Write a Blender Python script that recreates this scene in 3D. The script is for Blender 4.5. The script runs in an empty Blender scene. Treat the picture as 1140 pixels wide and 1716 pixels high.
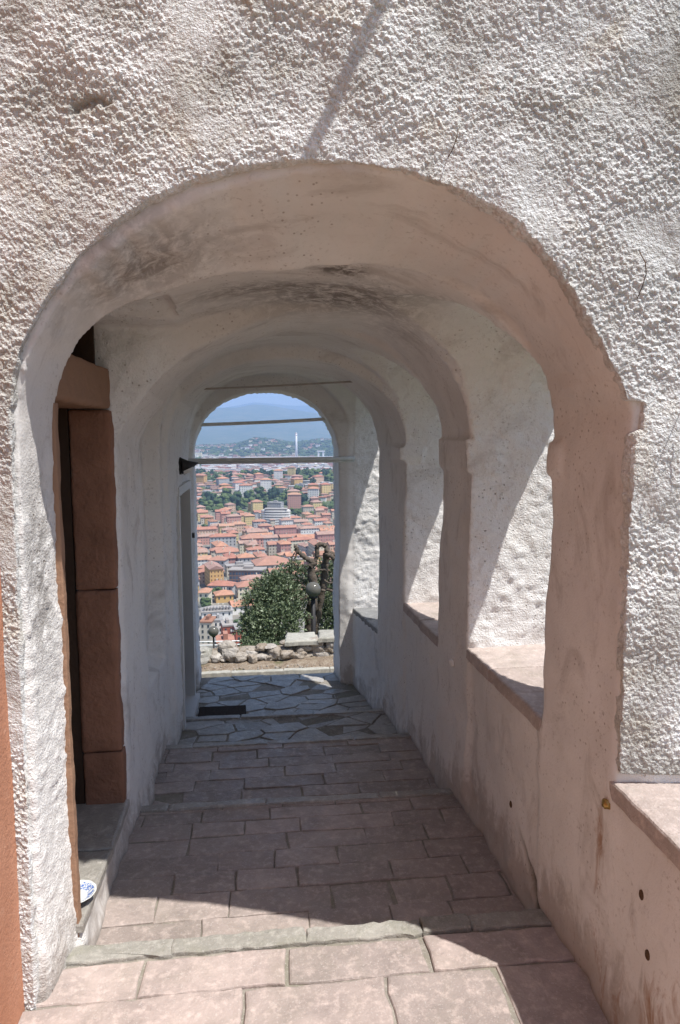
import bpy, bmesh, math, random
import numpy as np
from mathutils import Vector, Matrix
R = math.radians
random.seed(7)
rng = np.random.default_rng(7)

# ------------------------------------------------------------------ camera, sky, sun, exposure
scene = bpy.context.scene
EYE = 1.6
YAW = math.atan(130/1144); PIT = math.atan(130/1144)
cd = bpy.data.cameras.new('camera'); cam = bpy.data.objects.new('camera', cd)
scene.collection.objects.link(cam); scene.camera = cam
cam.location = (0, 0, EYE)
cam.rotation_euler = (math.pi/2 - PIT, 0, -YAW)
cd.sensor_fit = 'VERTICAL'; cd.sensor_height = 36; cd.sensor_width = 24; cd.lens = 36*1144/1716
cd.clip_start = 0.05; cd.clip_end = 60000
scene.render.resolution_x = 680; scene.render.resolution_y = 1024

SUN_TRAVEL = Vector((-0.35, 0.30, -1.0)).normalized()
elev = math.asin(-SUN_TRAVEL.z)
azim = math.atan2(-SUN_TRAVEL.x, -SUN_TRAVEL.y)      # clockwise from +Y to the sun
w = bpy.data.worlds.new('World'); scene.world = w; w.use_nodes = True
nt = w.node_tree; bg = nt.nodes['Background']
sky = nt.nodes.new('ShaderNodeTexSky'); sky.sky_type = 'NISHITA'; sky.sun_disc = False
sky.sun_elevation = elev; sky.sun_rotation = azim; sky.air_density = 1.0; sky.dust_density = 1.2
nt.links.new(sky.outputs[0], bg.inputs[0]); bg.inputs[1].default_value = 0.115
sl = bpy.data.lights.new('sun', 'SUN'); sl.energy = 4.9; sl.angle = R(0.53); sl.color = (1, 0.975, 0.935)
so = bpy.data.objects.new('sun', sl); scene.collection.objects.link(so)
so.rotation_euler = SUN_TRAVEL.to_track_quat('-Z', 'Y').to_euler(); so.location = (4, -3, 12)
scene.view_settings.view_transform = 'Standard'; scene.view_settings.look = 'None'
scene.view_settings.exposure = 0.48; scene.view_settings.gamma = 1
try:
    scene.cycles.max_bounces = 12; scene.cycles.diffuse_bounces = 8; scene.cycles.volume_bounces = 1
except Exception: pass
COL = scene.collection

# ------------------------------------------------------------------ helpers
def tag(o, label=None, cat=None, group=None, kind=None):
    if label: o['label'] = label
    if cat: o['category'] = cat
    if group: o['group'] = group
    if kind: o['kind'] = kind
    return o
def empty(name, loc=(0, 0, 0), rz=0):
    o = bpy.data.objects.new(name, None); COL.objects.link(o)
    o.location = loc; o.rotation_euler = (0, 0, rz); o.empty_display_size = .1
    return o
def link(name, me, mat=None, parent=None, smooth=False):
    o = bpy.data.objects.new(name, me); COL.objects.link(o)
    if mat is not None:
        for m in (mat if isinstance(mat, (list, tuple)) else [mat]): me.materials.append(m)
    if parent is not None: o.parent = parent
    if smooth: me.polygons.foreach_set('use_smooth', [True]*len(me.polygons))
    return o
class MB:
    """collects faces with one random value each piece"""
    def __init__(s): s.v = []; s.f = []; s.r = []; s.uv = []; s.mi = []; s.sm = []
    def add(s, vs, fs, rnd=None, uv=None, mi=0, sm=False):
        b = len(s.v); s.v += [tuple(p) for p in vs]
        rv = random.random() if rnd is None else rnd
        s.r += [rv]*len(vs)
        for i, f in enumerate(fs):
            s.f.append(tuple(b+k for k in f)); s.mi.append(mi); s.sm.append(sm)
            s.uv.append(uv[i] if uv else None)
    def box(s, x0, x1, y0, y1, z0, z1, rnd=None, rz=0, c=None, mi=0):
        vs = [(x, y, z) for z in (z0, z1) for x, y in ((x0, y0), (x1, y0), (x1, y1), (x0, y1))]
        if rz:
            cx, cy = c if c else ((x0+x1)/2, (y0+y1)/2); co, si = math.cos(rz), math.sin(rz)
            vs = [(cx+(x-cx)*co-(y-cy)*si, cy+(x-cx)*si+(y-cy)*co, z) for x, y, z in vs]
        s.add(vs, [(3, 2, 1, 0), (4, 5, 6, 7), (0, 1, 5, 4), (1, 2, 6, 5), (2, 3, 7, 6), (3, 0, 4, 7)], rnd, mi=mi)
    def tube(s, pts, rads, n=8, rnd=None, cap=True, mi=0, noise=0):
        pts = [Vector(p) for p in pts]; vs = []; fs = []
        up = Vector((0.13, 0.21, 0.97))
        for i, p in enumerate(pts):
            t = (pts[min(i+1, len(pts)-1)] - pts[max(i-1, 0)]).normalized()
            a = t.cross(up)
            if a.length < .1: a = t.cross(Vector((1, 0, 0)))
            a.normalize(); b = t.cross(a).normalized(); up = b if False else up
            r = rads[i] if isinstance(rads, (list, tuple)) else rads
            for k in range(n):
                an = 2*math.pi*k/n; rr = r*(1+noise*(random.random()-.5))
                vs.append(p + a*math.cos(an)*rr + b*math.sin(an)*rr)
        for i in range(len(pts)-1):
            for k in range(n):
                k2 = (k+1) % n
                fs.append((i*n+k, i*n+k2, (i+1)*n+k2, (i+1)*n+k))
        if cap:
            fs.append(tuple(range(n))[::-1]); fs.append(tuple((len(pts)-1)*n+k for k in range(n)))
        s.add(vs, fs, rnd, mi=mi, sm=True)
    def build(s, name, mat, parent=None, smooth=None):
        me = bpy.data.meshes.new(name); me.from_pydata(s.v, [], s.f); me.update()
        a = me.attributes.new('rnd', 'FLOAT', 'POINT'); a.data.foreach_set('value', s.r)
        if any(u for u in s.uv):
            l = me.uv_layers.new(name='UVMap'); d = []
            for f, u in zip(s.f, s.uv):
                d += list(sum([list(q) for q in u], [])) if u else [0.0, 0.0]*len(f)
            l.data.foreach_set('uv', d)
        o = link(name, me, mat, parent)
        me.polygons.foreach_set('material_index', s.mi)
        me.polygons.foreach_set('use_smooth', [smooth]*len(s.f) if smooth is not None else s.sm)
        return o

def _h(ix, iy, iz, seed):
    n = (ix*374761393 + iy*668265263 + iz*2147483647 + seed*974634777) & 0xffffffff
    n = ((n ^ (n >> 13))*1274126177) & 0xffffffff
    n = (n ^ (n >> 16)) & 0xffffffff
    return n/4294967295.0
def vnoise(p, s, seed=0):
    q = p/s; i = np.floor(q).astype(np.int64); f = q-i; f = f*f*(3-2*f)
    out = 0
    for dx in (0, 1):
        wx = f[:, 0] if dx else 1-f[:, 0]
        for dy in (0, 1):
            wy = f[:, 1] if dy else 1-f[:, 1]
            for dz in (0, 1):
                wz = f[:, 2] if dz else 1-f[:, 2]
                out = out + wx*wy*wz*_h(i[:, 0]+dx, i[:, 1]+dy, i[:, 2]+dz, seed)
    return out*2-1
def fbm(p, s, seed=0, o=3):
    r = 0; a = 1
    for k in range(o): r = r + a*vnoise(p, s/(2**k), seed+k*17); a *= .5
    return r
def smooth01(x, a, b):
    t = np.clip((x-a)/(b-a), 0, 1); return t*t*(3-2*t)

# ------------------------------------------------------------------ materials
class NT:
    def __init__(s, name):
        s.m = bpy.data.materials.new(name); s.m.use_nodes = True; s.t = s.m.node_tree
        s.b = s.t.nodes['Principled BSDF']; s.b.inputs['Specular IOR Level'].default_value = .3
    def n(s, ty, **k):
        x = s.t.nodes.new(ty)
        for a, v in k.items(): setattr(x, a, v)
        return x
    def l(s, a, b): s.t.links.new(a, b)
    def co(s, kind='Object'): return s.n('ShaderNodeTexCoord').outputs[kind]
    def pos(s): return s.n('ShaderNodeNewGeometry').outputs['Position']
    def noise(s, v, scale, detail=4, rough=.55, dist=0):
        x = s.n('ShaderNodeTexNoise'); x.inputs['Scale'].default_value = scale
        x.inputs['Detail'].default_value = detail; x.inputs['Roughness'].default_value = rough
        x.inputs['Distortion'].default_value = dist; s.l(v, x.inputs['Vector']); return x.outputs['Fac']
    def scaled(s, v, sc):
        x = s.n('ShaderNodeMapping'); x.inputs['Scale'].default_value = sc; s.l(v, x.inputs['Vector']); return x.outputs[0]
    def ramp(s, v, *st):
        x = s.n('ShaderNodeValToRGB'); e = x.color_ramp.elements
        while len(e) < len(st): e.new(.5)
        for q, (p, c) in zip(e, st):
            q.position = p; q.color = (c, c, c, 1) if not isinstance(c, tuple) else (*c, 1)
        s.l(v, x.inputs[0]); return x.outputs[0]
    def mix(s, f, a, b, mode='MIX'):
        x = s.n('ShaderNodeMix', data_type='RGBA', blend_type=mode)
        for sock, v in ((x.inputs[0], f), (x.inputs[6], a), (x.inputs[7], b)):
            if isinstance(v, (int, float)): sock.default_value = v
            elif isinstance(v, tuple): sock.default_value = (*v, 1)
            else: s.l(v, sock)
        return x.outputs[2]
    def math(s, op, a, b=0.0, c=None):
        x = s.n('ShaderNodeMath', operation=op)
        for i, v in enumerate((a, b) if c is None else (a, b, c)):
            if isinstance(v, (int, float)): x.inputs[i].default_value = v
            else: s.l(v, x.inputs[i])
        return x.outputs[0]
    def attr(s, name): return s.n('ShaderNodeAttribute', attribute_name=name).outputs['Fac']
    def bump(s, h, dist=.01, strength=1.0):
        x = s.n('ShaderNodeBump'); x.inputs['Distance'].default_value = dist
        if isinstance(strength, (int, float)): x.inputs['Strength'].default_value = strength
        else: s.l(strength, x.inputs['Strength'])
        s.l(h, x.inputs['Height']); return x.outputs[0]
    def out(s, col=None, rough=None, normal=None, **k):
        if col is not None:
            if isinstance(col, tuple): s.b.inputs['Base Color'].default_value = (*col, 1)
            else: s.l(col, s.b.inputs['Base Color'])
        if rough is not None:
            if isinstance(rough, (int, float)): s.b.inputs['Roughness'].default_value = rough
            else: s.l(rough, s.b.inputs['Roughness'])
        if normal is not None: s.l(normal, s.b.inputs['Normal'])
        for a, v in k.items(): s.b.inputs[a.replace('_', ' ')].default_value = v
        return s.m

def m_simple(name, c, rough=.7, var=.15, scale=20, bump=0, bscale=60, **k):
    t = NT(name); p = t.co(); nn = t.noise(p, scale)
    col = t.mix(nn, tuple(x*(1-var) for x in c), tuple(min(1, x*(1+var)) for x in c))
    t.out(col, rough, t.bump(t.noise(p, bscale), bump) if bump else None, **k); return t.m

def m_facade():
    t = NT('rough_plaster'); p = t.pos()
    big = t.noise(p, 1.6, 5, .6); mid = t.noise(p, 9, 5, .65, .5); fine = t.noise(p, 110, 3, .6)
    col = t.mix(t.ramp(big, (.38, 0.0), (.68, 1.0)), (.85, .86, .85), (.72, .725, .715))
    col = t.mix(t.math('MULTIPLY', t.ramp(mid, (.56, 0.0), (.74, 1.0)), .5), col, (.56, .49, .37))
    col = t.mix(t.math('MULTIPLY', t.ramp(fine, (.50, 0.0), (.75, 1.0)), .45), col, (.42, .39, .34))
    col = t.mix(t.math('MULTIPLY', t.ramp(t.noise(t.scaled(p, (1, 1, .8)), .9, 6, .62, .6), (.50, 0.0), (.62, 1.0)), .5), col, (.42, .41, .385))
    col = t.mix(t.math('MULTIPLY', t.ramp(t.noise(t.scaled(p, (7, 7, .7)), 1.3, 5, .6, .3), (.60, 0.0), (.75, 1.0)), .4), col, (.38, .34, .27))
    yel = t.math('MULTIPLY', t.ramp(t.noise(p, 4.0, 5, .65, .4), (.55, 0.0), (.68, 1.0)), .4); col = t.mix(yel, col, (.66, .58, .44))
    cav = t.attr('cavity')                     # shade in the pits of the render coat, painted as darker colour
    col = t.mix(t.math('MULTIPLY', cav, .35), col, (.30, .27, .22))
    dk = t.noise(t.scaled(p, (1, 1, .6)), 2.6, 6, .7, 1.2)
    col = t.mix(t.math('MULTIPLY', t.ramp(dk, (.60, 0.0), (.76, 1.0)), .55), col, (.26, .22, .17))
    col = t.mix(t.math('MULTIPLY', t.attr('stain'), t.ramp(t.noise(p, 38, 5, .7), (.30, .25), (.62, .80))), col, (.30, .28, .235))
    col = t.mix(t.math('MULTIPLY', t.attr('grime_dark'), .8), col, (.20, .185, .15))
    pit = t.ramp(t.noise(p, 170, 2, .5), (.30, 1.0), (.40, 0.0)); col = t.mix(t.math('MULTIPLY', pit, .45), col, (.30, .27, .22))
    h = t.math('ADD', t.noise(p, 120, 3, .65), t.math('MULTIPLY', t.noise(p, 260, 2, .5), .5))
    return t.out(col, .92, t.bump(h, .007, 1.0))

def m_plaster():
    """old lime plaster: smooth in the corridor, stippled in the bays (attribute 'rough')"""
    t = NT('old_lime_plaster'); p = t.pos(); ro = t.attr('rough')
    big = t.noise(p, 2.2, 5, .6, .4)
    smoothc = t.mix(t.ramp(big, (.35, 0.0), (.65, 1.0)), (.62, .585, .55), (.72, .69, .655))
    roughc = t.mix(t.ramp(big, (.35, 0.0), (.65, 1.0)), (.76, .745, .715), (.82, .815, .80))
    col = t.mix(ro, smoothc, roughc)
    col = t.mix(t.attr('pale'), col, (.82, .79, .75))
    # sooty smears running round the vault
    sm = t.noise(t.scaled(p, (1, 3.2, 1.4)), 2.3, 6, .68, .8)
    col = t.mix(t.math('MULTIPLY', t.ramp(sm, (.54, 0.0), (.74, 1.0)), .55), col, (.30, .25, .215))
    col = t.mix(t.math('MULTIPLY', t.attr('soot'), t.ramp(t.noise(p, 22, 6, .72, .5), (.36, 0.0), (.56, .9))), col, (.11, .09, .075))
    fs = t.noise(p, 75, 4, .7)
    fm = t.ramp(t.noise(t.scaled(p, (1, 2.5, 1.3)), 3.2, 4, .6), (.42, .15), (.62, 1.0))
    col = t.mix(t.math('MULTIPLY', t.math('MULTIPLY', t.ramp(fs, (.56, 0.0), (.70, 1.0)), fm), .55), col, (.27, .215, .175))
    # small pock marks
    pk = t.n('ShaderNodeTexVoronoi'); pk.inputs['Scale'].default_value = 42; t.l(p, pk.inputs['Vector'])
    pm = t.math('MULTIPLY', t.ramp(pk.outputs['Distance'], (.10, 1.0), (.19, 0.0)), t.ramp(t.noise(p, 3.5, 3), (.50, 0.0), (.60, 1.0)))
    col = t.mix(t.math('MULTIPLY', pm, .6), col, (.22, .165, .12))
    # peeling and rising damp (attribute from height over the floor), rust
    dn = t.noise(t.scaled(p, (6, 6, 2.2)), 2.0, 7, .72, .6)
    dn = t.math('ADD', t.math('MULTIPLY', dn, .6), t.math('MULTIPLY', t.noise(p, 16, 6, .7, .5), .4))
    thr = t.math('ADD', dn, t.math('MULTIPLY', t.attr('damp'), .27))
    col = t.mix(t.math('MULTIPLY', t.ramp(thr, (.65, 0.0), (.76, 1.0)), .5), col, (.31, .255, .21))
    thr2 = t.math('ADD', t.noise(t.scaled(p, (5, 5, 1.6)), 3.1, 7, .7, 1.0), t.math('MULTIPLY', t.attr('rust'), .34))
    col = t.mix(t.math('MULTIPLY', t.ramp(thr2, (.68, 0.0), (.86, 1.0)), .85), col, (.30, .16, .085))
    col = t.mix(t.math('MULTIPLY', t.attr('grime_dark'), .9), col, (.085, .08, .06))
    h = t.math('ADD', t.math('MULTIPLY', t.noise(p, 55, 4, .65), .8), t.noise(p, 130, 3, .6))
    st = t.math('ADD', .22, t.math('MULTIPLY', ro, .75))
    h2 = t.math('SUBTRACT', h, t.math('MULTIPLY', pm, .8))
    return t.out(col, .9, t.bump(h2, .006, st))

def m_stone(name, c1, c2, rough=.75, bump=.004, sheen=.3, moss=0.0, grain=30):
    t = NT(name); p = t.pos(); r = t.attr('rnd')
    col = t.mix(r, c1, c2)
    n1 = t.noise(p, 7, 6, .65, .5)
    col = t.mix(t.ramp(n1, (.3, .65), (.7, 0.0)), col, tuple(x*.62 for x in c1))
    n2 = t.noise(p, grain, 5, .7)
    col = t.mix(t.math('MULTIPLY', t.ramp(n2, (.5, 0.0), (.72, 1.0)), .5), col, tuple(min(1, x*1.45) for x in c2))
    if moss:
        n3 = t.noise(p, 4.3, 6, .7, .8)
        col = t.mix(t.math('MULTIPLY', t.ramp(n3, (.48, 0.0), (.66, 1.0)), moss), col, (.17, .17, .11))
    sp = t.noise(p, 160, 2)
    col = t.mix(t.math('MULTIPLY', t.ramp(sp, (.62, 0.0), (.70, 1.0)), .35), col, (.62, .58, .54))
    h = t.math('ADD', t.noise(p, 16, 5, .65, .5), t.math('MULTIPLY', t.noise(p, 75, 4, .65), .45))
    rr = t.ramp(t.noise(p, 12, 4), (.3, max(.05, rough-.12)), (.7, min(1, rough+.12)))
    m = t.out(col, rr, t.bump(h, bump)); t.b.inputs['Specular IOR Level'].default_value = sheen
    return m

M = {}
M['facade'] = m_facade(); M['plaster'] = m_plaster()
M['slab'] = m_stone('pink_limestone', (.34, .285, .26), (.50, .405, .365), .72, .006, .3, .18)
M['slab2'] = m_stone('worn_paving', (.30, .25, .222), (.47, .385, .345), .5, .006, .5, .18)
M['slate'] = m_stone('grey_slate_paving', (.31, .285, .25), (.46, .43, .39), .40, .008, .45, .1)
M['coping'] = m_stone('sill_stone', (.40, .325, .29), (.50, .42, .38), .75, .008, .3, .22)
M['slatesill'] = m_stone('grey_sill_stone', (.22, .22, .22), (.30, .30, .29), .6, .006, .4)
M['cement'] = m_stone('old_cement', (.28, .265, .23), (.38, .36, .32), .9, .008, .2, .4)
M['rubble'] = m_stone('rubble_stone', (.28, .22, .16), (.50, .46, .41), .85, .02, .2, .15, 12)
M['curb'] = m_stone('curb_stone', (.33, .31, .26), (.42, .40, .34), .85, .004, .2, .1)
M['mortar'] = m_stone('mortar', (.25, .225, .19), (.33, .30, .26), .95, .005, .1, .5)
def m_dirt():
    t = NT('dry_dirt'); p = t.pos()
    col = t.mix(t.ramp(t.noise(p, 9, 6, .7), (.35, 0.0), (.65, 1.0)), (.19, .13, .085), (.36, .29, .215))
    col = t.mix(t.ramp(t.noise(p, 70, 4, .7), (.55, 0.0), (.66, .8)), col, (.55, .47, .37))
    col = t.mix(t.ramp(t.noise(p, 3.3, 5, .7), (.56, 0.0), (.66, .7)), col, (.12, .13, .055))
    return t.out(col, .95, t.bump(t.noise(p, 60, 5, .7), .03))
M['dirt'] = m_dirt()
def m_terrain():
    t = NT('hillside_green'); p = t.pos()
    col = t.mix(t.ramp(t.noise(p, .02, 6, .7), (.35, 0.0), (.65, 1.0)), (.045, .075, .025), (.10, .125, .05))
    col = t.mix(t.ramp(t.noise(p, .004, 6, .7), (.45, 0.0), (.60, .6)), col, (.16, .16, .085))
    z = t.n('ShaderNodeSeparateXYZ'); t.l(p, z.inputs[0])
    flat = t.ramp(t.math('DIVIDE', t.math('ADD', z.outputs[2], 119.9), 8.0), (0.0, 1.0), (1.0, 0.0))
    st = t.noise(p, .05, 4, .6)
    town = t.mix(t.ramp(st, (.40, 0.0), (.60, 1.0)), (.15, .14, .13), (.30, .27, .25))
    col = t.mix(t.math('MULTIPLY', flat, .8), col, town)
    return t.out(col, .95)
M['terrain'] = m_terrain()
def m_orange():
    t = NT('orange_render'); p = t.pos()
    col = t.mix(t.ramp(t.noise(t.scaled(p, (2, 2, .6)), 1.6, 6, .65), (.35, 0.0), (.65, 1.0)), (.42, .185, .105), (.54, .27, .17))
    col = t.mix(t.math('MULTIPLY', t.ramp(t.noise(p, 26, 5, .7), (.58, 0.0), (.72, 1.0)), .4), col, (.58, .36, .26))
    return t.out(col, .9, t.bump(t.noise(p, 90, 4), .004))
M['orange'] = m_orange()
M['brown'] = m_simple('brown_painted_stone', (.27, .135, .085), .92, .38, 7, .010, 45)
M['lintel'] = m_simple('ochre_painted_lintel', (.30, .175, .11), .85, .15, 8, .004, 55)
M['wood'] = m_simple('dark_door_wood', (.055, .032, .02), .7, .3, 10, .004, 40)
M['dark'] = m_simple('dark_iron', (.022, .020, .020), .5, .2, 20)
M['black'] = m_simple('black_painted_metal', (.03, .028, .028), .45, .15, 20)
M['rod'] = m_simple('whitewashed_iron', (.62, .61, .58), .8, .25, 25, .002, 120)
M['rodrust'] = m_simple('weathered_iron', (.38, .34, .30), .8, .3, 25, .002, 120)
M['marble'] = m_simple('white_marble', (.62, .60, .57), .5, .08, 10)
M['greydoor'] = m_simple('grey_door_panel', (.11, .105, .10), .5, .15, 5)
M['brass'] = m_simple('tarnished_brass', (.42, .27, .09), .35, .35, 60, Metallic=.8)
M['mat'] = m_simple('coir_doormat', (.040, .026, .018), .98, .4, 90, .008, 160)
M['white'] = m_simple('white_paint', (.74, .73, .71), .5, .05, 10)
M['bark'] = m_simple('gnarled_bark', (.115, .09, .07), .95, .5, 18, .02, 30)
M['hole'] = m_simple('rusty_drain_pipe', (.10, .06, .035), .9, .4, 90)
M['wire'] = m_simple('grey_cable', (.09, .09, .09), .6, .1, 30)
def m_leaf():
    t = NT('olive_leaves'); r = t.attr('rnd')
    col = t.ramp(r, (0.0, (.07, .09, .042)), (.45, (.14, .175, .095)), (.8, (.20, .245, .135)), (1.0, (.28, .31, .20)))
    m = t.out(col, .45); t.b.inputs['Specular IOR Level'].default_value = .45
    return m
M['leaf'] = m_leaf()
def m_globe():
    t = NT('smoked_globe')
    return t.out(t.mix(t.noise(t.co(), 6), (.10, .095, .08), (.16, .15, .125)), .10, Transmission_Weight=.15, IOR=1.45)
M['globe'] = m_globe()
def m_plate():
    t = NT('blue_patterned_china'); p = t.co()
    s = t.n('ShaderNodeSeparateXYZ'); t.l(p, s.inputs[0])
    rad = t.math('SQRT', t.math('ADD', t.math('POWER', s.outputs[0], 2.0), t.math('POWER', s.outputs[1], 2.0)))
    ring = t.ramp(t.math('DIVIDE', rad, .07), (.50, 0.0), (.58, 1.0), (.88, 1.0), (.93, 0.0))
    ptn = t.ramp(t.noise(p, 95, 3, .6, 1.5), (.46, 0.0), (.52, 1.0))
    col = t.mix(t.math('MULTIPLY', ring, ptn), (.74, .74, .70), (.10, .18, .45))
    m = t.out(col, .2); t.b.inputs['Specular IOR Level'].default_value = .5; return m
M['plate'] = m_plate()

# ------------------------------------------------------------------ the vaulted passage (boolean -> voxel remesh -> weathering)
def yf(x): return 1.765 - .13*x           # the facade stands slightly askew to the passage
def mesh_obj(name, vs, fs):
    me = bpy.data.meshes.new(name); me.from_pydata([tuple(v) for v in vs], [], fs); me.update()
    bm = bmesh.new(); bm.from_mesh(me); bmesh.ops.triangulate(bm, faces=bm.faces); bmesh.ops.recalc_face_normals(bm, faces=bm.faces); bm.to_mesh(me); bm.free()
    o = bpy.data.objects.new(name, me); COL.objects.link(o); return o
def prism(fp, z0, z1):
    n = len(fp)
    return mesh_obj('p', [(x, y, z0) for x, y in fp]+[(x, y, z1) for x, y in fp],
        [tuple(range(n))[::-1], tuple(range(n, 2*n))]+[(i, (i+1) % n, n+(i+1) % n, n+i) for i in range(n)])
def loft(rings):
    n = len(rings[0]); vs = sum([list(r) for r in rings], []); fs = [tuple(range(n))[::-1], tuple((len(rings)-1)*n+k for k in range(n))]
    for i in range(len(rings)-1):
        for k in range(n):
            k2 = (k+1) % n; fs.append((i*n+k, i*n+k2, (i+1)*n+k2, (i+1)*n+k))
    return mesh_obj('l', vs, fs)
def arch_ring(y, xl, xr, zs, zc, z0=-1.4, n=28, e=2.0, skew=0.0):
    cx = (xl+xr)/2; rx = (xr-xl)/2; pts = [(xr, z0), (xr, (z0+zs)/2)]
    for k in range(n+1):
        a = math.pi*k/n; c, s = math.cos(a), math.sin(a)
        pts.append((cx+rx*math.copysign(abs(c)**(2/e), c), zs+(zc-zs)*abs(s)**(2/e)))
    pts += [(xl, (z0+zs)/2), (xl, z0)]
    return [(x, y-skew*x, z) for x, z in pts]
FRONT = [(.925, 1.66), (.893, 1.725), (.852, 1.795), (.806, 1.875), (.744, 1.973), (.677, 2.057), (.597, 2.126), (.496, 2.182), (.382, 2.224), (.264, 2.248), (.144, 2.256), (.045, 2.253), (-.048, 2.240), (-.148, 2.213), (-.25, 2.173), (-.354, 2.111), (-.445, 2.034), (-.515, 1.949), (-.58, 1.848), (-.606, 1.789), (-.632, 1.66)]
INNER = [(.905, 1.64), (.885, 1.75), (.858, 1.835), (.80, 1.925), (.71, 2.011), (.63, 2.05), (.542, 2.077), (.289, 2.095), (.077, 2.07), (-.182, 2.034), (-.33, 1.985), (-.477, 1.915), (-.56, 1.80), (-.600, 1.64)]
PIER = [(.885, 1.585), (.855, 1.74), (.785, 1.87), (.66, 2.0), (.497, 2.085), (.25, 2.092), (-.04, 2.04), (-.2, 1.975), (-.335, 1.885), (-.46, 1.75), (-.577, 1.585)]
def poly_ring(y, prof_, xl, xr, z0=-1.4, n=28, skew=0.0, grow=0.0):
    cx = (xl+xr)/2; zs = prof_[0][1]; pts = [(xr, z0), (xr, (z0+zs)/2)]
    an = [math.atan2((z-zs), (x-cx)) for x, z in prof_]; rr = [math.hypot(x-cx, z-zs)+grow for x, z in prof_]
    for k in range(n+1):
        a = math.pi*k/n; r = float(np.interp(a, an, rr)); pts.append((cx+r*math.cos(a), zs+r*math.sin(a)))
    pts += [(xl, (z0+zs)/2), (xl, z0)]
    return [(x, y-skew*x, z) for x, z in pts]
def side_ring(x, ya, yb, zs, zc, z0, n=20, e=2.4):
    cy = (ya+yb)/2; ry = (yb-ya)/2; pts = [(yb, z0)]
    for k in range(n+1):
        a = math.pi*k/n; c, s = math.cos(a), math.sin(a)
        pts.append((cy+ry*math.copysign(abs(c)**(2/e), c), zs+(zc-zs)*abs(s)**(2/e)))
    pts.append((ya, z0))
    return [(x, y, z) for y, z in pts]
DBG = False
def apply_bool(base, cutter, op='DIFFERENCE'):
    m = base.modifiers.new('b', 'BOOLEAN'); m.object = cutter; m.operation = op; m.solver = 'EXACT'
    dg = bpy.context.evaluated_depsgraph_get(); dg.update()
    me = bpy.data.meshes.new_from_object(base.evaluated_get(dg)); old = base.data
    base.modifiers.clear(); base.data = me; bpy.data.meshes.remove(old)
    if DBG:
        bm = bmesh.new(); bm.from_mesh(me); print('BOOL', op, round(bm.calc_volume(), 3), len(bm.verts), sum(1 for e in bm.edges if not e.is_manifold)); bm.free()
    cm = cutter.data; bpy.data.objects.remove(cutter); bpy.data.meshes.remove(cm)
def remesh(o, size):
    m = o.modifiers.new('r', 'REMESH'); m.mode = 'VOXEL'; m.voxel_size = size; m.use_smooth_shade = True
    dg = bpy.context.evaluated_depsgraph_get(); dg.update()
    me = bpy.data.meshes.new_from_object(o.evaluated_get(dg)); old = o.data
    o.modifiers.clear(); o.data = me; bpy.data.meshes.remove(old)
def get_vn(me):
    n = len(me.vertices); v = np.empty(n*3, np.float32); me.vertices.foreach_get('co', v)
    nn = np.empty(n*3, np.float32)
    me.vertex_normals.foreach_get('vector', nn)
    return v.reshape(-1, 3).astype(np.float64), nn.reshape(-1, 3).astype(np.float64)
def set_attr(me, name, val):
    a = me.attributes.new(name, 'FLOAT', 'POINT'); a.data.foreach_set('value', np.asarray(val, np.float32))

XOUT = 1.33
passage = empty('vaulted_passage', (0, 1.75, 0))
tag(passage, 'whitewashed stone passage with rough plaster front arch and three openings on its right', 'passage building')
S = [  # y, xl, xr, spring, crown
 (-2.2, -.645, .93, 1.66, 3.9), (1.2, -.645, .93, 1.66, 2.95), (1.60, -.645, .932, 1.66, 2.29), (1.72, -.645, .932, 1.66, 2.262),
 (2.08, -.600, .905, 1.64, 2.105), (2.11, -.625, .915, 1.60, 2.135), (2.80, -.60, .905, 1.60, 2.12),
 (2.84, -.577, .885, 1.585, 2.075), (3.28, -.560, .870, 1.57, 2.055), (3.31, -.585, .88, 1.55, 2.10), (3.95, -.56, .85, 1.54, 2.10),
 (3.98, -.53, .838, 1.53, 2.03), (4.55, -.525, .785, 1.52, 2.01), (4.58, -.545, .785, 1.50, 2.06), (5.17, -.545, .69, 1.48, 2.05),
 (5.20, -.515, .585, 1.43, 1.925), (5.52, -.525, .565, 1.43, 1.925), (6.4, -.6, .7, 1.43, 1.93)]
mass = prism([(-1.6, yf(-1.6)+.006), (XOUT, yf(XOUT)+.006), (XOUT, 3.95), (1.14, 4.60), (1.0, 5.17), (.80, 5.46), (-1.6, 5.46)], -1.0, 3.35)
apply_bool(mass, prism([(.80, -1.6), (XOUT-.02, -1.6), (XOUT-.02, 1.9), (.80, 1.9)], -.9, .635), 'UNION')
rings = []
for s in S:
    if 1.5 < s[0] < 1.73: rings.append(poly_ring(s[0], FRONT, -.648, .930, grow=.012 if s[0] < 1.65 else .002))
    elif s[0] == 2.08: rings.append(poly_ring(s[0], INNER, s[1], s[2]))
    elif 2.83 < s[0] < 3.29: rings.append(poly_ring(s[0], PIER, s[1], s[2], grow=0 if s[0] < 3 else -.012))
    else: rings.append(arch_ring(*s, e=2.15 if s[0] > 2 else 2.0))
tun = loft(rings)
apply_bool(mass, tun)
SA, SB, SC = .635, .545, .215           # wall tops below the sill slabs
for (ya, yb, sill, zs, zc) in ((2.07, 2.835, SA, 1.60, 2.10), (3.27, 3.975, SB, 1.55, 2.06), (4.56, 5.185, SC, 1.48, 2.0)):
    apply_bool(mass, loft([side_ring(.15, ya+.03, yb-.01, zs, zc, sill), side_ring(.93, ya, yb, zs, zc-.02, sill), side_ring(XOUT+.1, ya, yb, zs, 1.93, sill-.01)]))
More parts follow.
